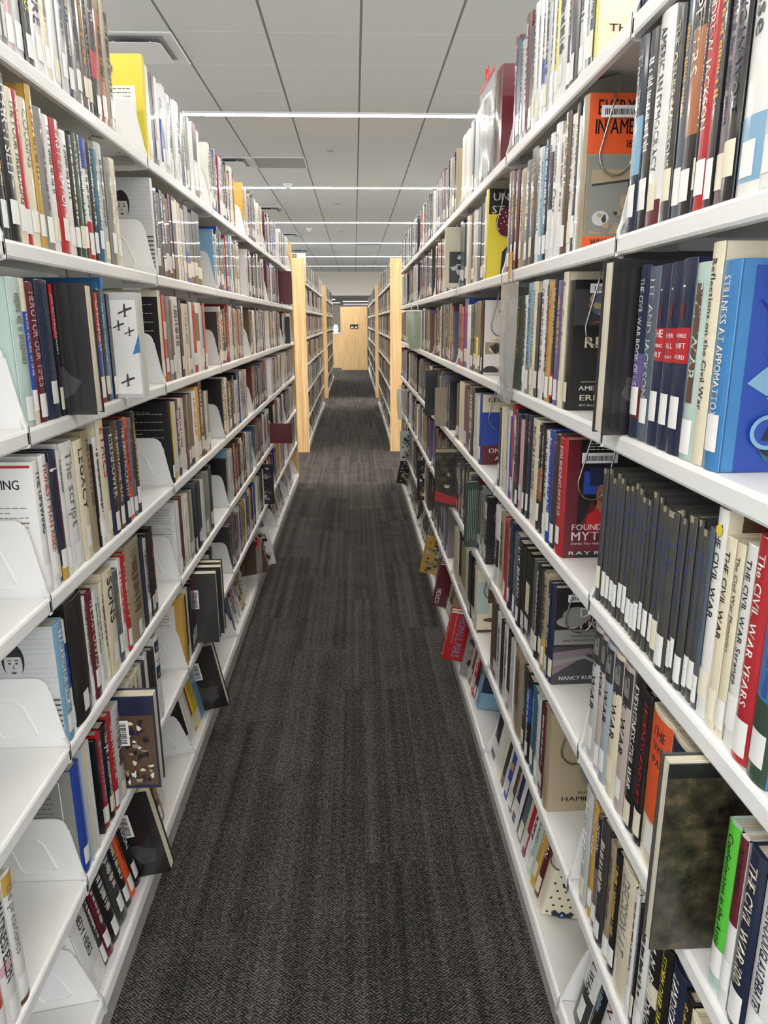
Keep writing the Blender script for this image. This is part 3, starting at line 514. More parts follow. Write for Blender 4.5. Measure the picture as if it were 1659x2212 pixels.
# --- helper geometry in a book's own frame: x out of the shelf (0 at the spine), y across, z up
def spine_x(y, t_): return min(.0045, t_*.12)*(1-(2*y/t_)**2)
def cover_mb(mb, t_, h, d, mat):
    ct = min(.0028, t_*.16); n_ = 6
    outer = [(-d, -t_/2)] + [(spine_x(-t_/2+t_*i/n_, t_)-.0, -t_/2+t_*i/n_) for i in range(n_+1)] + [(-d, t_/2)]
    inner = [(-d, t_/2-ct), (-.004, t_/2-ct), (-.004, -t_/2+ct), (-d, -t_/2+ct)]
    # shell as quads: boards and spine, so that the page block shows between them
    mb.box(-d, 0, -t_/2, -t_/2+ct, 0, h, mat); mb.box(-d, 0, t_/2-ct, t_/2, 0, h, mat)
    sp_ = outer[1:-1] + [(-.0035, t_/2), (-.0035, -t_/2)]
    mb.prism_z(sp_, 0, h, mat)
    return ct
def pages_mb(mb, t_, h, d, ct): mb.box(-d+.004, -.0035, -t_/2+ct, t_/2-ct, .003, h-.0035, PAGES)
def spine_patch(mb, t_, z0, z1, mat, lift=.0004, w_=1.0):
    n_ = 6; hw = t_/2*w_; vv = []
    for i in range(n_+1):
        y = -hw+2*hw*i/n_; x = spine_x(y, t_)+lift
        vv += [(x, y, z0), (x, y, z1)]
    mb.add(vv, [(2*i, 2*i+2, 2*i+3, 2*i+1) for i in range(n_)], mat)
def spine_text(mb, txt, t_, z_hi, z_lo, mat, fill_=.62, yc=0.0, horiz=False):
    V, F, wd = text2d(txt)
    if not V: return
    if horiz:
        s_ = t_*.72/wd
        pts = [(spine_x(a*s_-t_*.36, t_)+.0008, a*s_-t_*.36, z_lo+b_*s_) for a, b_ in V]
    else:
        cap = t_*fill_; sy_ = cap/.72; sx = (z_hi-z_lo)/wd; sx = min(sx, sy_*1.0); sy_ = min(sy_, sx*1.7)
        cap = sy_*.72
        # reads from the top down; letter tops face +y (to the right seen from the aisle)
        pts = []
        for a, b_ in V:
            yy = yc - cap/2 + b_*sy_ if True else 0
            yy = max(-t_*.49, min(t_*.49, yy))
            pts.append((spine_x(yy, t_)+.0008, yy, z_hi-a*sx))
    mb.add(pts, F, mat)
SERIES = plain('ink_series_blue', '3b4d8c', .4)
class Face:
    """flat print on the cover that faces the camera; a runs from the left edge of the picture to the right"""
    def __init__(s, b): s.b = b; s.mb = MB(); s.k = 0
    def pt(s, a, z, lift):
        b = s.b
        sgn = -1 if b['side'] == 'L' else 1
        x = (-b['d']*(1-a)) if b['side'] == 'L' else (-b['d']*a)
        if b['o'].get('F') is not None: x = -b['d']-x if False else x
        return (x, sgn*(b['t']/2+.0005+lift), z*b['h'])
    def poly(s, pts, col, mat=None):
        s.k += 1
        s.mb.add([s.pt(a, z, s.k*.00012) for a, z in pts], [list(range(len(pts)))], mat or INK[col])
    def rect(s, a0, z0, a1, z1, col, mat=None): s.poly([(a0, z0), (a1, z0), (a1, z1), (a0, z1)], col, mat)
    def ell(s, a, z, ra, rz, col, seg=20, a0=0, a1=360):
        s.poly([(a+ra*math.cos(math.radians(a0+(a1-a0)*i/seg)), z+rz*math.sin(math.radians(a0+(a1-a0)*i/seg))) for i in range(seg+(a1-a0 < 360))], col)
    def text(s, txt, a, z, size, col, w_=1.0):
        """size: cap height as a share of the book's height"""
        V, F, wd = text2d(txt); s.k += 1
        sz_ = size/.7; ax = sz_*s.b['h']/s.b['d']*w_
        s.mb.add([s.pt(a+x*ax, z+y*sz_, s.k*.00012) for x, y in V], F, INK[col])
    def lines(s, a0, z0, a1, z1, n_, col, seed=1):
        rr = random.Random(seed)
        for i in range(n_):
            z = z1-(z1-z0)*i/n_; e = a1 if rr.random() > .25 else a0+(a1-a0)*rr.uniform(.3, .9)
            x = a0
            while x < e-.02:                      # broken into words
                l_ = rr.uniform(.03, .09); s.rect(x, z-.0035, min(x+l_, e), z+.0035, col); s.k -= 1; x += l_+.014
    def barcode(s, a, z, wa, hz, vert=False):
        s.rect(a, z, a+wa, z+hz, 'W', PAPER); rr = random.Random(5)
        if vert:
            q = z+hz*.08
            while q < z+hz*.9:
                l_ = rr.uniform(.004, .011); s.rect(a+wa*.25, q, a+wa*.82, q+l_, 'K'); s.k -= 1; q += l_+rr.uniform(.003, .008)
        else:
            q = a+wa*.1
            while q < a+wa*.9:
                l_ = rr.uniform(.005, .014); s.rect(q, z+hz*.22, q+l_, z+hz*.72, 'K'); s.k -= 1; q += l_+rr.uniform(.004, .01)
        s.k += 1
def blobs(F, seed, a0, z0, a1, z1, n_, cols, r_=.05):
    rr = random.Random(seed)
    for i in range(n_):
        a, z, r1, r3 = rr.uniform(a0+r_, a1-r_), rr.uniform(z0+r_*.6, z1-r_*.6), rr.uniform(.3, 1)*r_, rr.uniform(.2, .7)*r_
        k = 9; p0 = rr.uniform(0, 6)
        F.poly([(a+r1*(1+.35*math.sin(3*t+p0))*math.cos(t), z+r3*(1+.3*math.cos(2*t+p0))*math.sin(t)) for t in [2*math.pi*i_/k for i_ in range(k)]], rr.choice(cols))
def portrait(F, a, z, s_, skin, hair, coat, shirt=None, bald=False):
    F.poly([(a-1.25*s_, z-1.9*s_), (a-1.05*s_, z-1.05*s_), (a-.35*s_, z-.7*s_), (a+.35*s_, z-.7*s_), (a+1.05*s_, z-1.05*s_), (a+1.25*s_, z-1.9*s_)], coat)
    if shirt: F.poly([(a-.28*s_, z-.7*s_), (a+.28*s_, z-.7*s_), (a, z-1.7*s_)], shirt)
    F.rect(a-.2*s_, z-.85*s_, a+.2*s_, z-.35*s_, skin)
    if not bald: F.ell(a, z+.12*s_, .56*s_, .60*s_, hair)
    F.ell(a, z-.02*s_, .44*s_, .56*s_, skin)
    if bald: F.ell(a, z+.0*s_, .46*s_, .6*s_, skin)
    else: F.ell(a, z+.25*s_, .47*s_, .34*s_, hair, 16, 0, 180)
    for q in (-1, 1):
        F.ell(a+q*.17*s_, z+.03*s_, .07*s_, .035*s_, 'K', 10); F.rect(a+q*.17*s_-.09*s_, z+.12*s_, a+q*.17*s_+.09*s_, z+.145*s_, 'K')
    F.poly([(a-.05*s_, z-.16*s_), (a+.07*s_, z-.16*s_), (a+.01*s_, z+.03*s_)], 'o' if skin in 'Tpo' else 'g')
    F.ell(a, z-.29*s_, .14*s_, .035*s_, 'M' if skin in 'Tpo' else 'k', 12)
def cover_art(b, F):
    c = b['o'].get('cov', ''); art = b['o'].get('art', '')
    if c == 'everyday':
        F.rect(0, .62, 1, 1, 'O'); F.rect(0, 0, 1, .08, 'O'); F.rect(.03, .09, .97, .61, 'g'); F.rect(.07, .1, .9, .52, 'T')
        F.text('EVERYDAY LIFE', .1, .865, .095, 'K', .62); F.text('IN AMERICA', .08, .745, .095, 'K', .62); F.text('1607-1899', .45, .66, .05, 'K', .8); F.text('WHAT IT WAS', .1, .015, .05, 'K', .7)
        F.poly([(.07, .12), (.3, .1), (.5, .3), (.85, .34), (.9, .5), (.07, .42)], 'g'); F.poly([(.08, .41), (.62, .45), (.62, .465), (.08, .425)], 'k')
        F.poly([(.5, .45), (.51, .45), (.56, .36), (.5, .36)], 'k'); F.ell(.55, .31, .1, .055, 'k'); F.rect(.42, .26, .56, .35, 'T'); F.ell(.49, .26, .035, .03, 'T'); F.ell(.2, .2, .1, .05, 'G'); blobs(F, 3, .1, .12, .6, .27, 14, 'kgGT', .05)
        F.barcode(.13, .845, .42, .075)
    elif c == 'founding':
        F.rect(.0, .0, 1, 1, 'K'); F.rect(0, .0, .16, 1, 'M'); F.rect(.22, .55, 1, .74, 'B'); F.poly([(.1, .1), (.35, .52), (.45, .3), (.8, .32), (1, .1), (1, .05), (.1, .05)], 'M')
        F.poly([(.35, .35), (.42, .5), (.62, .42), (.9, .52), (1, .45), (1, .25), (.5, .2)], 'o'); F.poly([(.3, .62), (.66, .62), (.7, .76), (.28, .78)], 'N'); portrait(F, .46, .54, .16, 'o', 'K', 'R', bald=True)
        F.poly([(.34, .63), (.6, .63), (.62, .70), (.32, .71)], 'N'); F.text('FOUNDING', .1, .245, .05, 'W', 1.05); F.text('MYTHS', .1, .155, .075, 'W', 1.05); F.text('Stories That Hide', .1, .118, .02, 'W', 1.1); F.text('RAY R', .08, .03, .03, 'W', 2.1)
        F.barcode(.17, .81, .45, .085); F.lines(.25, .9, .95, .97, 3, 'C', 4)
    elif c == 'nancy':
        F.rect(0, 0, 1, 1, 'K'); F.ell(.3, .72, .2, .09, 'g'); F.poly([(0, 0), (1, .0), (1, .36), (.55, .42), (0, .4)], 'k'); F.poly([(0, .1), (.5, .32), (1, .2), (1, .26), (.5, .38), (0, .34)], 'm'); F.poly([(0, .2), (.45, .27), (1, .06), (1, .1), (.45, .3), (0, .26)], 'g')
        F.rect(0, .42, 1, .575, 'g'); F.text('Defiant', .34, .70, .10, 'A'); F.text('Brides', .2, .585, .12, 'p', 1.05); F.ell(.22, .66, .2, .06, 'g'); F.text('THE UNTOLD STORY OF', .42, .545, .018, 'K', 1.1); F.text('TWO REVOLUTIONARY', .2, .50, .02, 'K', 1.2); F.text('AND THE RADICAL MEN', .12, .455, .02, 'K', 1.2)
        F.text('NANCY RUBIN', .1, .05, .04, 'W'); F.barcode(.16, .86, .5, .075)
    elif c == 'hamilton':
        F.rect(0, 0, 1, 1, 'T'); F.ell(.75, .42, .32, .2, 'g', 28); F.ell(.78, .42, .25, .15, 'k', 28); F.poly([(.55, .42), (.62, .5), (.72, .52), (.7, .44), (.64, .38), (.6, .4)], 'T'); F.text('ALEXANDER', .42, .185, .022, 'K', 1.6); F.text('HAMILTON', .2, .11, .045, 'K', 1.4); F.rect(.62, .235, 1, .238, 'K'); F.rect(.6, .075, 1, .078, 'K'); F.text('RON', .3, .88, .04, 'K', 1.2); F.barcode(.28, .815, .3, .05)
    elif c == 'eagle':
        F.rect(0, 0, 1, 1, 'C')
        for i in range(8):
            for j in range(12): F.ell(.07+.13*i+(.065 if j % 2 else 0), .04+.083*j, .022, .013, 'N', 8); F.k -= 1
        for a, z in ((.35, .35), (.75, .17), (.3, .02), (.85, .47), (.45, .66), (.95, .8), (.1, .85)):
            F.ell(a, z, .05, .045, 'N', 12)
            for q in (-1, 1): F.poly([(a, z-.02), (a+q*.15, z-.015), (a+q*.17, z+.03), (a+q*.12, z+.055), (a+q*.06, z+.02), (a, z+.03)], 'N')
            F.poly([(a-.07, z-.06), (a+.07, z-.06), (a, z-.01)], 'N'); F.ell(a, z, .022, .02, 'b', 10)
    elif c == 'rebel':
        F.rect(0, 0, 1, 1, 'K'); F.rect(0, .66, 1, .93, 'k'); blobs(F, 8, .05, .68, 1, .92, 16, 'TSonk', .12); F.poly([(.2, .68), (.9, .68), (.85, .8), (.75, .7), (.5, .72)], 'o')
        F.text('REBEL', .14, .49, .085, 'C', 1.1); F.text('SPIES', .42, .345, .085, 'C', 1.1); F.text('PRIVATEERS', .38, .26, .028, 'W', 1.3); F.rect(.12, .225, .95, .228, 'C'); F.text('AMERICAN', .1, .16, .035, 'W', 1.3); F.text('ERIC J', .12, .08, .045, 'C', 1.5); F.text('BEST-SELLING AUTHOR', .12, .035, .014, 'W', 1.2); F.barcode(.16, .9, .5, .07)
    elif c == 'conflicts':
        F.rect(0, 0, 1, 1, 'k'); F.text('THE CHARACTERS. THE CONFLICTS. THE BLOODY BATTLES.', .06, .935, .022, 'G', .95); F.text('CIVIL WAR', .3, .88, .022, 'G', .95)
    elif c == 'still':
        F.rect(.1, 0, 1, .97, 'B'); blobs(F, 4, .12, .02, 1, .95, 44, 'NtbB', .16)
        for a, z in ((.6, .3), (.3, .2), (.85, .12), (.7, .7)): F.ell(a, z, .13, .085, 'b', 20); F.ell(a, z, .10, .065, 'B', 20); F.poly([(a-.05, z-.04), (a+.05, z-.04), (a, z+.045)], 'N')
        F.barcode(.2, .865, .55, .09)
    elif c == 'how':
        F.rect(0, 0, 1, 1, 'Y'); F.mb.mats[0] = INK['y'] if False else F.mb.mats[0]; F.rect(0, 0, 1, 1, 'C')
        F.poly([(.2, 0), (.5, .35), (.9, .5), (1, .4), (1, .2), (.6, 0)], 'y'); F.text('and RO', .45, .52, .03, 'n', 1.6); F.text('HOW THEY', .3, .43, .03, 'n', 1.6); F.text('OUR', .45, .34, .03, 'n', 1.6); F.text('THOMAS', .12, .18, .045, 'n', 1.5)
    elif c == 'scarf':
        F.rect(0, 0, 1, .72, 'Y'); F.rect(0, .72, 1, 1, 'K'); F.text('UNSUNG', .08, .87, .085, 'W', 1.1); F.text('STARS', .06, .73, .085, 'W', 1.1); F.poly([(.25, 0), (.28, .3), (.45, .42), (1, .4), (1, 0)], 'N'); F.ell(.6, .58, .24, .17, 'o'); F.ell(.42, .63, .28, .17, 'M', 24, 60, 300); F.ell(.5, .7, .3, .09, 'M', 20, 0, 180)
        for i in range(12): F.ell(.2+.04*(i % 6)+.02*(i//6), .56+.05*(i % 4)+.01*i, .012, .009, 'W', 6)
        F.ell(.66, .6, .05, .022, 'K', 10); F.ell(.66, .5, .07, .02, 'M', 10)
    elif c == 'nn':
        F.rect(0, 0, 1, 1, 'A'); F.text('N', .55, .66, .075, 'K'); F.text('N', .53, .53, .075, 'K'); F.text('A CURRENT AND', .15, .46, .018, 'K', 1.1); F.rect(.03, .28, 1, .44, 'T'); blobs(F, 9, .04, .29, .95, .43, 14, 'nkTC', .12); F.rect(.3, .03, 1, .1, 'p'); F.ell(.15, .03, .18, .09, 'k', 20, 0, 180); F.text('WITH', .4, .05, .02, 'n'); F.barcode(.25, .82, .4, .06)
    elif c == 'george':
        F.rect(0, 0, 1, .28, 'M'); F.rect(0, .28, 1, .75, 'B'); F.rect(0, .75, 1, 1, 'C'); F.text('GEORGE W', .12, .89, .065, 'K', 1.2); F.text('V', .45, .79, .05, 'K'); portrait(F, .62, .58, .2, 'o', 'k', 'K', 'W'); F.text('ONE', .16, .17, .07, 'W', 1.1); F.text('AMERICA', .3, .06, .06, 'W', 1.1)
    elif c == 'dreams':
        F.rect(0, 0, 1, 1, 'C'); F.rect(0, .3, .25, .8, 'e'); F.text('Dreams', .28, .85, .06, 'K'); F.text('My', .45, .74, .06, 'K'); F.rect(.22, .47, .8, .7, 'n'); F.ell(.5, .6, .16, .07, 'W'); F.ell(.5, .66, .06, .04, 'K'); F.text('Barack', .5, .34, .055, 'K'); F.ell(.5, .2, .38, .04, 'n'); F.rect(.47, .03, .53, .18, 'n'); F.rect(0, 0, 1, .04, 'n')
    elif c == 'guide':
        F.rect(0, .3, 1, .62, 'N'); F.text('THE GENIUS', .3, .5, .05, 'W', 1); F.text('STAR', .45, .35, .045, 'W', 1); F.ell(.6, .15, .12, .05, 'm')
    elif c == 'bigt':
        F.rect(.04, .03, .96, .9, 'C'); F.rect(.08, .34, .92, .84, 'A'); F.text('THE', .28, .38, .36, 'K', .9); F.poly([(0, .1), (.3, .3), (.6, .36), (1, .25), (1, 0), (0, 0)], 'T'); F.poly([(0, 0), (0, .12), (.4, .2), (1, .08), (1, 0)], 'k')
    elif c == 'eye':
        F.rect(0, 0, 1, 1, 'K'); F.barcode(.12, .87, .7, .08)
    elif c == 'photo' or art == 'ribbon':
        F.rect(.0, 0, 1, 1, 'n', MOTTLE); blobs(F, 12, .2, .3, .95, .8, 0 if c else 14, 'KTC', .08)
        if c: F.rect(.0, .93, 1, 1, 'K')
        else:
            F.poly([(0, .3), (0, .12), (.75, 0), (1, 0), (.98, .06)], 'R')
            F.rect(0, .95, 1, 1, 'T')
    elif c == 'plainred': F.rect(0, 0, 1, 1, 'M'); F.barcode(.3, .82, .5, .08)
    elif c == 'yellow':
        F.rect(0, 0, 1, 1, 'Y'); F.ell(.42, .86, .12, .075, 'y', 24); F.ell(.42, .86, .10, .06, 'k', 24); F.ell(.42, .86, .055, .035, 'C', 20); F.ell(.42, .86, .02, .012, 'k', 12); F.rect(.12, .38, .88, .7, 'A'); F.lines(.2, .42, .8, .67, 7, 'k', 2)
    elif c == 'bwwoman':
        F.rect(0, 0, 1, 1, 'G'); F.lines(.02, .5, .98, .98, 12, 's', 9); F.poly([(0, 0), (0, .72), (.1, .74), (.2, .6), (.24, .3), (.2, 0)], 'k'); F.ell(.1, .78, .09, .07, 'g'); portrait(F, .5, .7, .24, 'G', 'K', 'k')
        for i in range(9): F.rect(.78, .03+.045*i, 1, .045+.045*i, 'k')
    elif c == 'upswing':
        F.rect(0, 0, 1, 1, 'W'); F.text('UPSWING', .28, .8, .07, 'K', .8); F.rect(.02, .955, .98, .975, 'R'); F.lines(.1, .15, .9, .7, 15, 'g', 3); F.lines(.1, .5, .9, .55, 2, 'R', 5)
    elif c == 'blurb': F.lines(.1, .1, .9, .9, 22, 'g', 6)
    elif c == 'blurbdark': F.rect(0, 0, 1, .93, 'K'); F.lines(.1, .1, .9, .85, 16, 'G', 7); F.text('What they say about', .12, .86, .03, 'T', .9)
    elif c == 'greybox':
        F.rect(0, 0, 1, 1, 'g' if b['col'] == 'B' else b['col']); F.rect(.06, .06, .86, .9, 'W'); F.rect(.07, .066, .85, .893, 'g' if b['col'] == 'B' else 'A'); F.lines(.16, .3, .76, .8, 11, 'k', 8)
    elif c == 'dk':
        F.rect(0, .88, 1, 1, 'C'); F.rect(.1, .9, 1, .985, 'n'); F.text('DK', .22, .915, .045, 'R', 1.1); F.text('Smithsonian', .5, .915, .04, 'G', .9); F.rect(0, .84, 1, .88, 'M')
    elif c == 'enc': pass
    if 'barcode' in b['o'] and not c:
        if 'bw' in b['o'] and b['col'] == 'G':
            F.rect(.03, .04, .97, .93, 'W')
            for a_, z_, q in ((.82, .84, .10), (.72, .70, .08), (.86, .64, .07), (.78, .18, .10)):   # aircraft seen from above
                F.poly([(a_-q, z_-q*.3), (a_-q*.2, z_-q*.05), (a_-q*.1, z_+q*.55), (a_+q*.1, z_+q*.55), (a_+q*.15, z_+q*.1), (a_+q, z_+q*.25), (a_+q*.95, z_+q*.05), (a_+q*.15, z_-q*.15), (a_+q*.1, z_-q*.5), (a_+q*.3, z_-q*.62), (a_-q*.3, z_-q*.7), (a_-q*.1, z_-q*.5), (a_-q*.15, z_-q*.2), (a_-q*.9, z_-q*.45)], 'k')
            F.poly([(.88, .42), (.985, .44), (.985, .62)], 'c')
        elif 'bw' in b['o']: F.rect(.03, .04, .97, .8, 'G' if b['col'] == 'G' else 'n'); blobs(F, int(b['y']*99), .04, .06, .95, .78, 70, 'KkGg' if b['col'] == 'G' else 'KTCnWN', .055)
        else: blobs(F, int(b['y']*99), .05, .1, .95, .45, 5, 'kk', .2)
        F.barcode(.42, .5, .2, .27, True)
    if art == 'bwlow': F.rect(.1, .08, .95, .6, 'K'); blobs(F, 5, .12, .1, .9, .58, 16, 'GgW', .09)
    if art == 'poster': F.rect(.12, .8, .42, .97, 'n'); blobs(F, 6, .13, .81, .4, .96, 8, 'yDT', .06); F.lines(.5, .82, .9, .95, 5, 'g', 3)
    if art == 'bw' or art == 'greenlines' or ':' in art:
        F.rect(0, 0, 1, 1, b['col'])
        if art == 'bw': blobs(F, int(b['y']*77), .02, .02, .97, .97, 60, 'KknGgT', .09)
        elif art == 'greenlines':
            for i in range(6): F.rect(.05+.038*i, .1+.02*(i % 3), .056+.038*i, .9-.03*(i % 2), 'e')
        else:
            V, G_, wd = text2d(b['title']); s_ = .85/wd; ca = .26 if 'THOMAS' in b['title'] else .3
            F.k += 3
            mx = 'MEX' in b['title']
            F.mb.add([F.pt((.05 if mx else .22)+y_*(.2 if mx else .26), (.42 if mx else .93)-x_*s_*(.42 if mx else 1), .0006) for x_, y_ in V], G_, INK[b['tcol']])
            if not mx: F.rect(.14, .35, .155, .93, 'y'); F.rect(0, .955, .3, .99, 'A')
def place(b):
    fx = -.562 if b['side'] == 'L' else .424
    s_ = 1 if b['side'] == 'L' else -1
    x = fx + s_*b['xo']; z = top_z(b['row'])+.0005
    th = -TILT if b['row'] == 'G' else 0
    if b['row'] == 'G': x += -s_*.012; z = row_z('G')+.03+.0035-.012*math.sin(TILT)
    yaw = b.setdefault('yaw', random.uniform(-1, 1)*math.radians(2.2 if b['cell'] not in ('RD1',) and b['t'] < .05 else .5))
    R_ = Matrix.Rotation((0 if s_ > 0 else math.pi)+yaw, 4, 'Z') @ Matrix.Rotation(th, 4, 'Y')
    f = b['o'].get('F')
    if f is not None: b['fx'] = f; M_ = Matrix.Translation((x, b['y'], z)) @ R_ @ Matrix.Translation((f+.006, 0, 0))
    else: M_ = Matrix.Translation((x, b['y'], z)) @ R_
    return M_
# the row's camera-side neighbour decides whether a cover is in view
camx = 0
for i, b in enumerate(BOOKS):
    fx = -.56 if b['side'] == 'L' else .42
    def see(z_):
        q = Vector((fx, b['y'], z_-CAM['H'])); w_ = q.dot(fw)
        return 829.5+CAM['f']*q.dot(r2)/w_, 1106-CAM['f']*q.dot(u2)/w_, w_
    z0_ = top_z(b['row']); ua, va, w_ = see(z0_); ub, vb, w2_ = see(z0_+b['h'])
    a = b['h']*b['t']*abs(fx)/w_**3
    if b['o'].get('cov') or 'F' in b['o']: a += .14*b['h']*b['d']*b['y']/w_**3
    if max(ua, ub) < -10 or min(ua, ub) > 1668 or max(va, vb) < -5 or min(va, vb) > 2215: a *= .01
    elif not (0 < (ua+ub)/2 < 1659 and -60 < (va+vb)/2 < 2260): a *= .3
    if b['cell'] == 'S': a = max(a*8, .02)
    b['rank'] = a
order = sorted(range(len(BOOKS)), key=lambda i: -BOOKS[i]['rank'])
SOLO = set(order[:300])
# one mesh of everything past the 300 largest
def stuff_material():
    m, n, l, b = new_mat('far_book_covers')
    at = n.new('ShaderNodeAttribute'); at.attribute_name = 'tint'
    l.new(at.outputs['Color'], b.inputs['Base Color']); b.inputs['Roughness'].default_value = .34; b.inputs['Coat Weight'].default_value = .4
    return m
SV, SF, ST = [], [], []
def s_quad(M_, pts, colr):
    o = len(SV); SV.extend([tuple(M_ @ Vector(p_)) for p_ in pts]); SF.append([o, o+1, o+2, o+3]); ST.append(colr)
def s_box(M_, x0, x1, y0, y1, z0, z1, colr):
    c = [(x0,y0,z0),(x1,y0,z0),(x1,y1,z0),(x0,y1,z0),(x0,y0,z1),(x1,y0,z1),(x1,y1,z1),(x0,y1,z1)]
    o = len(SV); SV.extend([tuple(M_ @ Vector(p_)) for p_ in c])
    for f in ((4,5,6,7),(0,1,5,4),(1,2,6,5),(2,3,7,6),(3,0,4,7),(0,3,2,1)): SF.append([o+k for k in f]); ST.append(colr)
PG = srgb('cfc6ae'); STK = srgb('e8e6e0')
def jitter(c, k=.12):
    g = random.uniform(1-k, 1+k); return tuple(min(1, x*g*random.uniform(.95, 1.05)) for x in c[:3])+(1,)
for i, b in enumerate(BOOKS):
    if i in SOLO: continue
    M_ = place(b); t_, h, d = b['t'], b['h'], b['d']; c = jitter(srgb(HEX[b['col']])); ct = .0022
    s_box(M_, -d, 0, -t_/2, -t_/2+ct, 0, h, c); s_box(M_, -d, 0, t_/2-ct, t_/2, 0, h, c); s_box(M_, -.003, .0015, -t_/2+.0008, t_/2-.0008, 0, h, c)
    s_box(M_, -d+.004, -.003, -t_/2+ct, t_/2-ct, .003, h-.003, PG)
    if 'F' in b['o']: continue
    def sp(z0, z1, y0, y1, cc, lf=.0021): s_quad(M_, [(lf, y0, z0), (lf, y1, z0), (lf, y1, z1), (lf, y0, z1)], cc)
    for (bc, z0, z1) in b['o']['bands']: sp(z0*h, z1*h, -t_/2+.001, t_/2-.001, srgb(HEX[bc]))
    if random.random() < .85 and 'n' not in b['o']:
        z0 = random.uniform(.008, .03); sp(z0, z0+random.uniform(.035, .05), -t_/2+.001, t_/2-.001, STK, .0026)
    if b['title']:                                # rows of small strokes standing for lettering too far to read
        tc_ = srgb(HEX.get(b['tcol'] or 'K', '222222')); z = h*random.uniform(.84, .93); w_ = t_*random.uniform(.18, .34); lo = h*random.uniform(.26, .45)
        yc = random.uniform(-.08, .08)*t_
        while z > lo:
            l_ = random.uniform(.003, .008); sp(z-l_, z, yc-w_*random.uniform(.5, 1), yc+w_*random.uniform(.5, 1), tc_, .0024); z -= l_+random.choice((.0015, .002, .007))
me = bpy.data.meshes.new('shelved_books'); me.from_pydata(SV, [], SF)
ca = me.color_attributes.new('tint', 'FLOAT_COLOR', 'CORNER')
flat = []
for f, c in zip(SF, ST): flat += list(c)*len(f)
ca.data.foreach_set('color', flat); me.materials.append(stuff_material()); me.update()
o = bpy.data.objects.new('shelved_books', me); COL.objects.link(o)
tag(o, 'rows of smaller distant books filling the shelves further down the aisle', 'books'); o['kind'] = 'stuff'
# the 300 that show largest, each a thing with cover, pages, sticker and lettering
rown = dict(A='top', B='second', C='third', D='fourth', E='fifth', F='sixth', G='bottom')
SAFE = ['FEAR ITSELF', 'THE FOUR FREEDOMS', 'LOST', 'COUSINS', 'FIRST LADY OF', 'NO ORDINARY TIME', 'HERO FOR OUR TIMES', 'CHANGED', 'THE UPSWING', 'LEGACY', 'ETHICS', 'THE LAST CAMPAIGN', 'A WOMAN I KNEW', 'AMERICAN DEMOCRACY', 'THE CIVIL WAR BOOK OF LISTS', 'THE COMING FURY', 'NEVER CALL RETREAT', 'TERRIBLE SWIFT SWORD', 'THE CIVIL WAR', 'CIVIL WAR', 'The CIVIL WAR YEARS', 'BLUNDERS', 'Confederates in the Attic', 'THE CIVIL WAR 100', 'REVOLUTIONARY MOTHERS', 'OUR FIRST CIVIL WAR', 'The Road to Valley Forge', 'FIRE AND LIGHT', 'AMERICAN REVOLUTION', '1776', 'FOUNDING MYTHS', 'EVERYDAY LIFE', 'STORM OVER THE LAND', 'LANDSCAPE TURNED', 'REVOLUTION', 'EYEWITNESS CIVIL WAR']
groups = {}
seen_labels = {}
pos = {}
bycell = {}
for i, b in enumerate(BOOKS): bycell.setdefault(b['cell'], []).append(i)
for c, li in bycell.items():
    for k, i in enumerate(sorted(li, key=lambda i: BOOKS[i]['y'] if c[:1] != 'R' else -BOOKS[i]['y'])): pos[i] = k+1
def ordinal(n_): return '%d%s' % (n_, 'th' if 10 <= n_ % 100 <= 20 else {1: 'st', 2: 'nd', 3: 'rd'}.get(n_ % 10, 'th'))
COVWORD = dict(everyday='with a red and photographic cover', founding='with a robed figure cover', nancy='with dark draped cloth cover', hamilton='with tan portrait cover', eagle='with blue eagle pattern', rebel='with black battle cover', still='with blue patterned cover', bigt='with huge letter on its cover', yellow='with bright yellow back cover', bwwoman='with black and white portrait cover', scarf='with headscarf portrait cover', blurb='with printed back cover', blurbdark='with dark printed back cover', greybox='with framed back cover', upswing='with printed back cover', george='with suited man cover', dreams='with tree cover', nn='with cream cover')
def book_label(i, b):
    t_ = 'thin' if b['t'] < .02 else 'thick' if b['t'] > .045 else 'medium'
    if b['cell'] == 'S' or 'F' in b['o']: sz_ = 'jutting'
    else: sz_ = t_
    nm = NAME[b['col']]
    if b['cell'] == 'S':
        sib = sorted([q for q in BOOKS if q['cell'] == 'S' and q['side'] == b['side'] and q['row'] == b['row']], key=lambda q: q['y'])
        return f"{nm} book jutting out of the {rown[b['row']]} {'left' if b['side']=='L' else 'right'} shelf, {ordinal(sib.index(b)+1)} one down the aisle"
    bay = b['cell'][2:]; side = 'left' if b['side'] == 'L' else 'right'
    bays = {'0': 'corner', '1': 'nearest', '2': 'second', '3': 'third', '4': 'fourth', '5': 'fifth', '6': 'sixth', '7': 'seventh'}[bay]
    ti = f"titled {b['title']}" if b['title'] in SAFE else (COVWORD.get(b['o'].get('cov', ''), '') if b['o'].get('cov') else '')
    s_ = f"{sz_} {nm} book {ti+' ' if ti else ''}{ordinal(pos[i])} from left, {side} {bays} section, {rown[b['row']]} shelf"
    w_ = s_.split()
    if len(w_) > 16: s_ = f"{nm} book {ti+' ' if ti else ''}{ordinal(pos[i])} from left, {side} {bays} section, {rown[b['row']]} shelf"
    if len(s_.split()) > 16: s_ = f"{sz_} {nm} book {ordinal(pos[i])} from left, {side} {bays} section, {rown[b['row']]} shelf"
    return s_
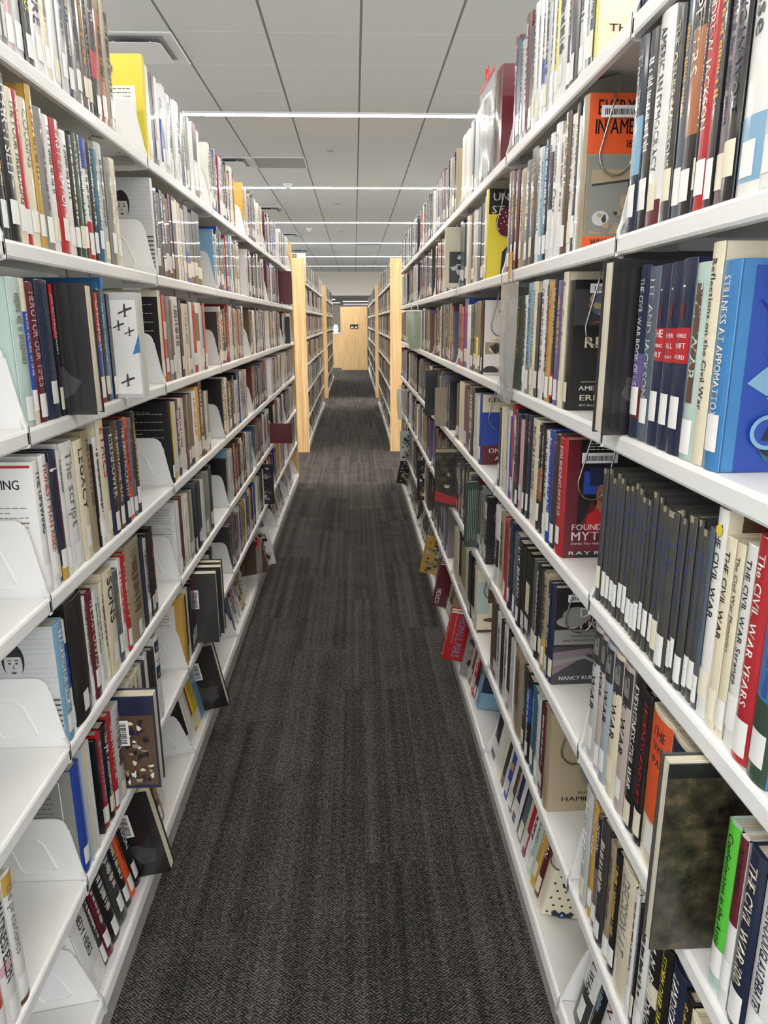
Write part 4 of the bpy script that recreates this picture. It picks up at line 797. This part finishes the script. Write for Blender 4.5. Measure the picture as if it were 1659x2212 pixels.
for i in sorted(SOLO):
    b = BOOKS[i]; t_, h, d = b['t'], b['h'], b['d']; o = b['o']
    M_ = place(b)
    lb = book_label(i, b)
    root = thing('library_book', lb, 'book', group='books on the %s shelf of the %s range' % (rown[b['row']], 'left' if b['side'] == 'L' else 'right'))
    root.matrix_world = M_
    cm = BM[b['col']]
    mb = MB(); fore = 'F' in o
    ct = cover_mb(mb, t_, h, d, cm)
    if fore:                                      # shelved spine in: mirror so that the pages face the aisle
        mb.v = [(-x-d, y, z) for x, y, z in mb.v]
    cov_o = mb.build('cover', root)
    if t_ > .02: bevel(cov_o, .0007, 1)
    mb = MB(); pages_mb(mb, t_, h, d, ct)
    if fore: mb.v = [(-x-d, y, z) for x, y, z in mb.v]
    mb.build('pages', root)
    pr = MB()
    if not fore:
        for (bc, z0, z1) in o['bands']: q_ = MB(); spine_patch(q_, t_, z0*h, z1*h, INK[bc], .0004, .45 if 'half' in o else .96); q_.build('spine_band', root)
        if 'dots' in o:
            for k in range(12): spine_patch(pr, t_, (.2+.062*k)*h, (.2+.062*k+.028)*h, INK['W'], .0006, .9)
        if 'enc' in o:
            for z0_, z1_, cc, w_ in ((.74, .97, 'k', .96), (.80, .93, 'g', .6)):
                q_ = MB(); spine_patch(q_, t_, z0_*h, z1_*h, INK[cc], .0004+.0002*(cc == 'g'), w_); q_.build('spine_picture', root)
        if 'sun' in o:
            V_ = [(spine_x(0, t_)+.0008, .0085*math.cos(k*math.pi/8)*(1 if k % 2 else .8), .9*h+.0085*math.sin(k*math.pi/8)*(1 if k % 2 else .8)) for k in range(16)]
            pr.add(V_, [list(range(16))], INK['Y'])
        if b['col'] == 'q' and b['cell'] == 'RD1':
            for z0_, z1_, cc, w_ in ((.965, 1, INK['T'], .5), (.80, .808, SERIES, .95), (.70, .706, SERIES, .95)):
                q_ = MB(); spine_patch(q_, t_, z0_*h, z1_*h, cc, .0004, w_); q_.build('spine_band', root)
    if pr.v: pr.build('spine_print', root)
    # lettering on the spine
    tx = MB()
    if not fore:
        ink = INK.get(b['tcol'] or ('W' if b['col'] in 'KNMknSEDPBtR' else 'K'), INK['K'])
        ti = b['title']
        if ti and ti != '~' and b['cell'] != 'S':
            if 'H' in o or len(ti) <= 2: spine_text(tx, ti, t_, 0, h*.72, ink, horiz=True)
            elif 'TREAT' in ti or 'FURY' in ti or 'SWORD' in ti:
                for k, wd in enumerate(ti.split()): spine_text(tx, wd, t_, 0, h*(.61-.055*k), INK['W'], horiz=True)
                spine_patch(tx, t_, .86*h, .87*h, INK['W'], .0006, .15); spine_patch(tx, t_, .7*h, .78*h, INK['M'], .0006, .3)
            elif 'st' in o:
                for k, wd in enumerate(ti.split()): spine_text(tx, wd, t_*.85, 0, h*(.84-.085*k), ink, horiz=True)
            elif ti.startswith('JACKIE'):
                for k, (wd, cc) in enumerate(zip(ti.split(), 'WKW')): spine_text(tx, wd, t_, 0, h*(.86-.16*k), INK[cc], horiz=True)
            else:
                spine_text(tx, ti, t_, h*.93, h*(.26 if len(ti) > 14 else .34), ink, .42 if len(ti) > 18 else .5)
        elif 'tall' not in o and 'cov' not in o or ti == '~':
            # small unreadable lettering on covers whose wording the photo does not resolve: rows of strokes
            rr = random.Random(i); z = h*rr.uniform(.86, .93); lo = h*rr.uniform(.28, .45); w_ = t_*rr.uniform(.14, .24)
            c2 = ink if b['tcol'] else INK[rr.choice('CWby')] if b['col'] in 'KNMknSEDPBtR' else INK[rr.choice('KKgMN')]
            if b['cell'] == 'RD1': c2 = SERIES; w_ = t_*.10
            n_ = 0
            while z > lo:
                l_ = rr.uniform(.0018, .004); spine_patch(tx, t_, z-l_, z, c2, .0006, 2*w_/t_*rr.uniform(.6, 1.2)); z -= l_+rr.choice((.001, .0014, .0014, .006)); n_ += 1
    if tx.v: tx.build('spine_title', root)
    if not fore and 'n' not in o:
        rr = random.Random(i*7); z0 = rr.uniform(.008, .028); hh = rr.uniform(.036, .046)
        if b['row'] == 'C' and b['cell'] == 'RC1' and b['col'] == 'N': z0, hh = .035, .042
        ww = min(.94, .026/t_)
        st = MB(); pm = PAPER2 if rr.random() < .25 else PAPER
        spine_patch(st, t_, z0, z0+hh, pm, .0009, ww)
        for k in range(2):
            spine_text(st, ('973.7' if b['side'] == 'R' else '973.9')if k == 0 else rr.choice(['CAT', 'DAV', 'KEN', 'CLA', 'WIL', 'MCC', 'FOO', 'HOL']), min(t_, .026)*.7, 0, z0+hh*(.72-.2*k), INK['k'], horiz=True)
        st.v = [(x+.0006 if q > 13 else x, y, z) for q, (x, y, z) in enumerate(st.v)]
        st.build('call_number_sticker', root)
    if o.get('cov') or 'barcode' in o or 'art' in o:
        F = Face(b); cover_art(b, F)
        if fore:
            F.mb.v = [(-x-d, y, z) if not 1 else (x, y, z) for x, y, z in F.mb.v]
        if F.mb.v: F.mb.build('cover_print', root)
print('books', len(BOOKS), 'solo', len(SOLO))
# ------------------------------------------------------------------ wire book supports, hanging bags
def wire(side, row, y, lab):
    s_ = -1 if side == 'L' else 1; fx = XL if side == 'L' else XR
    zt = row_z(chr(ord(row)-1))+.024
    t = MB(); P_ = [(fx+s_*.030, y+.055, zt), (fx+s_*.060, y+.006, zt-.002), (fx+s_*.064, y, zt-.008)]
    for q in range(1, 5): P_.append((fx+s_*(.064-.0075*q), y, zt-.008-.031*q))
    for a in range(180, 361, 20): P_.append((fx+s_*(.064+.030*math.cos(math.radians(a))), y, zt-.137+.034*math.sin(math.radians(a))))
    for q in range(1, 5): P_.append((fx+s_*(.094+.005*q), y, zt-.137+.031*q))
    P_ += [(fx+s_*.116, y+.004, zt-.002), (fx+s_*.140, y+.05, zt)]
    # keep the run smooth
    t.tube(P_, .0019, WIRE, 8)
    o = t.build('wire_book_support', None, True)
    tag(o, lab, 'book support', 'bent wire book supports')
for side in 'LR':
    for row in 'BCDEFG':
        for bay in (1, 2, 3):
            li = [b for b in BOOKS if b['side'] == side and b['row'] == row and b['cell'] == '%s%s%d' % (side, row, bay)]
            if not li: continue
            if side == 'L': y = max(b['y']+b['t']/2 for b in li)+.004
            else: y = min(b['y']-b['t']/2 for b in li)-.004
            if side == 'R' and bay == 1: continue
            wire(side, row, y, 'bent wire support hanging over the %s %s shelf, %s section' % (rown[row], 'left' if side == 'L' else 'right', {1: 'nearest', 2: 'second', 3: 'third'}[bay]))
def bag(x, y, z0, z1, wd, mat, lab, handle, tag_col=None, inside=None):
    """hanging media bag: two creased sheets of film joined at the edges"""
    t = thing('hanging_bag', lab, 'bag', (x, y, z0)); rr = random.Random(int(y*1000)); H = z1-z0
    b = MB(); nx, nz_ = 8, 12
    for sgn in (-1, 1):
        vv = []
        for j in range(nz_+1):
            for i_ in range(nx+1):
                u = i_/nx; v = j/nz_; bul = .012*math.sin(math.pi*u)*math.sin(math.pi*min(1, v*1.1)) + rr.uniform(0, .003)*math.sin(math.pi*u)
                px = (u-.5)*wd*(1-.35*(1-v)**3)
                vv.append((px, sgn*bul, v*H))
        b.add(vv, [(j*(nx+1)+i_, j*(nx+1)+i_+1, (j+1)*(nx+1)+i_+1, (j+1)*(nx+1)+i_) for j in range(nz_) for i_ in range(nx)], mat)
    b.build('film', t, True)
    b = MB(); b.box(-wd*.46, wd*.46, -.002, .002, H, H+.008, handle)
    b.tube([(-.02, 0, H+.012), (-.02, 0, H+.03), (-.012, 0, H+.04), (.012, 0, H+.04), (.02, 0, H+.03), (.02, 0, H+.012)], .003, handle)
    b.build('handle', t)
    if tag_col:
        b = MB(); b.box(-.012, .012, -.002, .002, H+.02, H+.085, tag_col); b.build('strap', t)
    if inside:
        b = MB(); b.box(-wd*.3, wd*.35, -.008, .008, .02, H*.66, inside); bevel(b.build('booklet', t), .002)
    return t
RED = plain('red_plastic', 'd02a28', .3); ORG = plain('orange_strap', 'd99b3c', .6)
def swing(o): o.rotation_euler = (0, 0, math.pi/2); return o
swing(bag(XR-.004, 2.42, top_z('A')+.005, top_z('A')+.262, .26, FILM, 'clear plastic bag with red handle on the top right shelf', RED))
swing(bag(XR-.006, 1.965, top_z('C')-.04, top_z('C')+.262, .22, FILM, 'clear crumpled bag with orange strap on the third right shelf', FILM, ORG))
bag(XR-.03, 4.75, top_z('C')+.0, top_z('C')+.235, .10, GFILM, 'greenish plastic bag standing out of the third right shelf', WHITE_STEEL)
swing(bag(XL+.016, 3.75, top_z('G')+.0, top_z('G')+.22, .22, FILM, 'clear plastic bag with red handle at the bottom left shelf', RED))
bag(XR-.04, 5.9, top_z('E')-.0, top_z('E')+.24, .08, FILM, 'pale plastic bag far along the fifth right shelf', WHITE_STEEL)
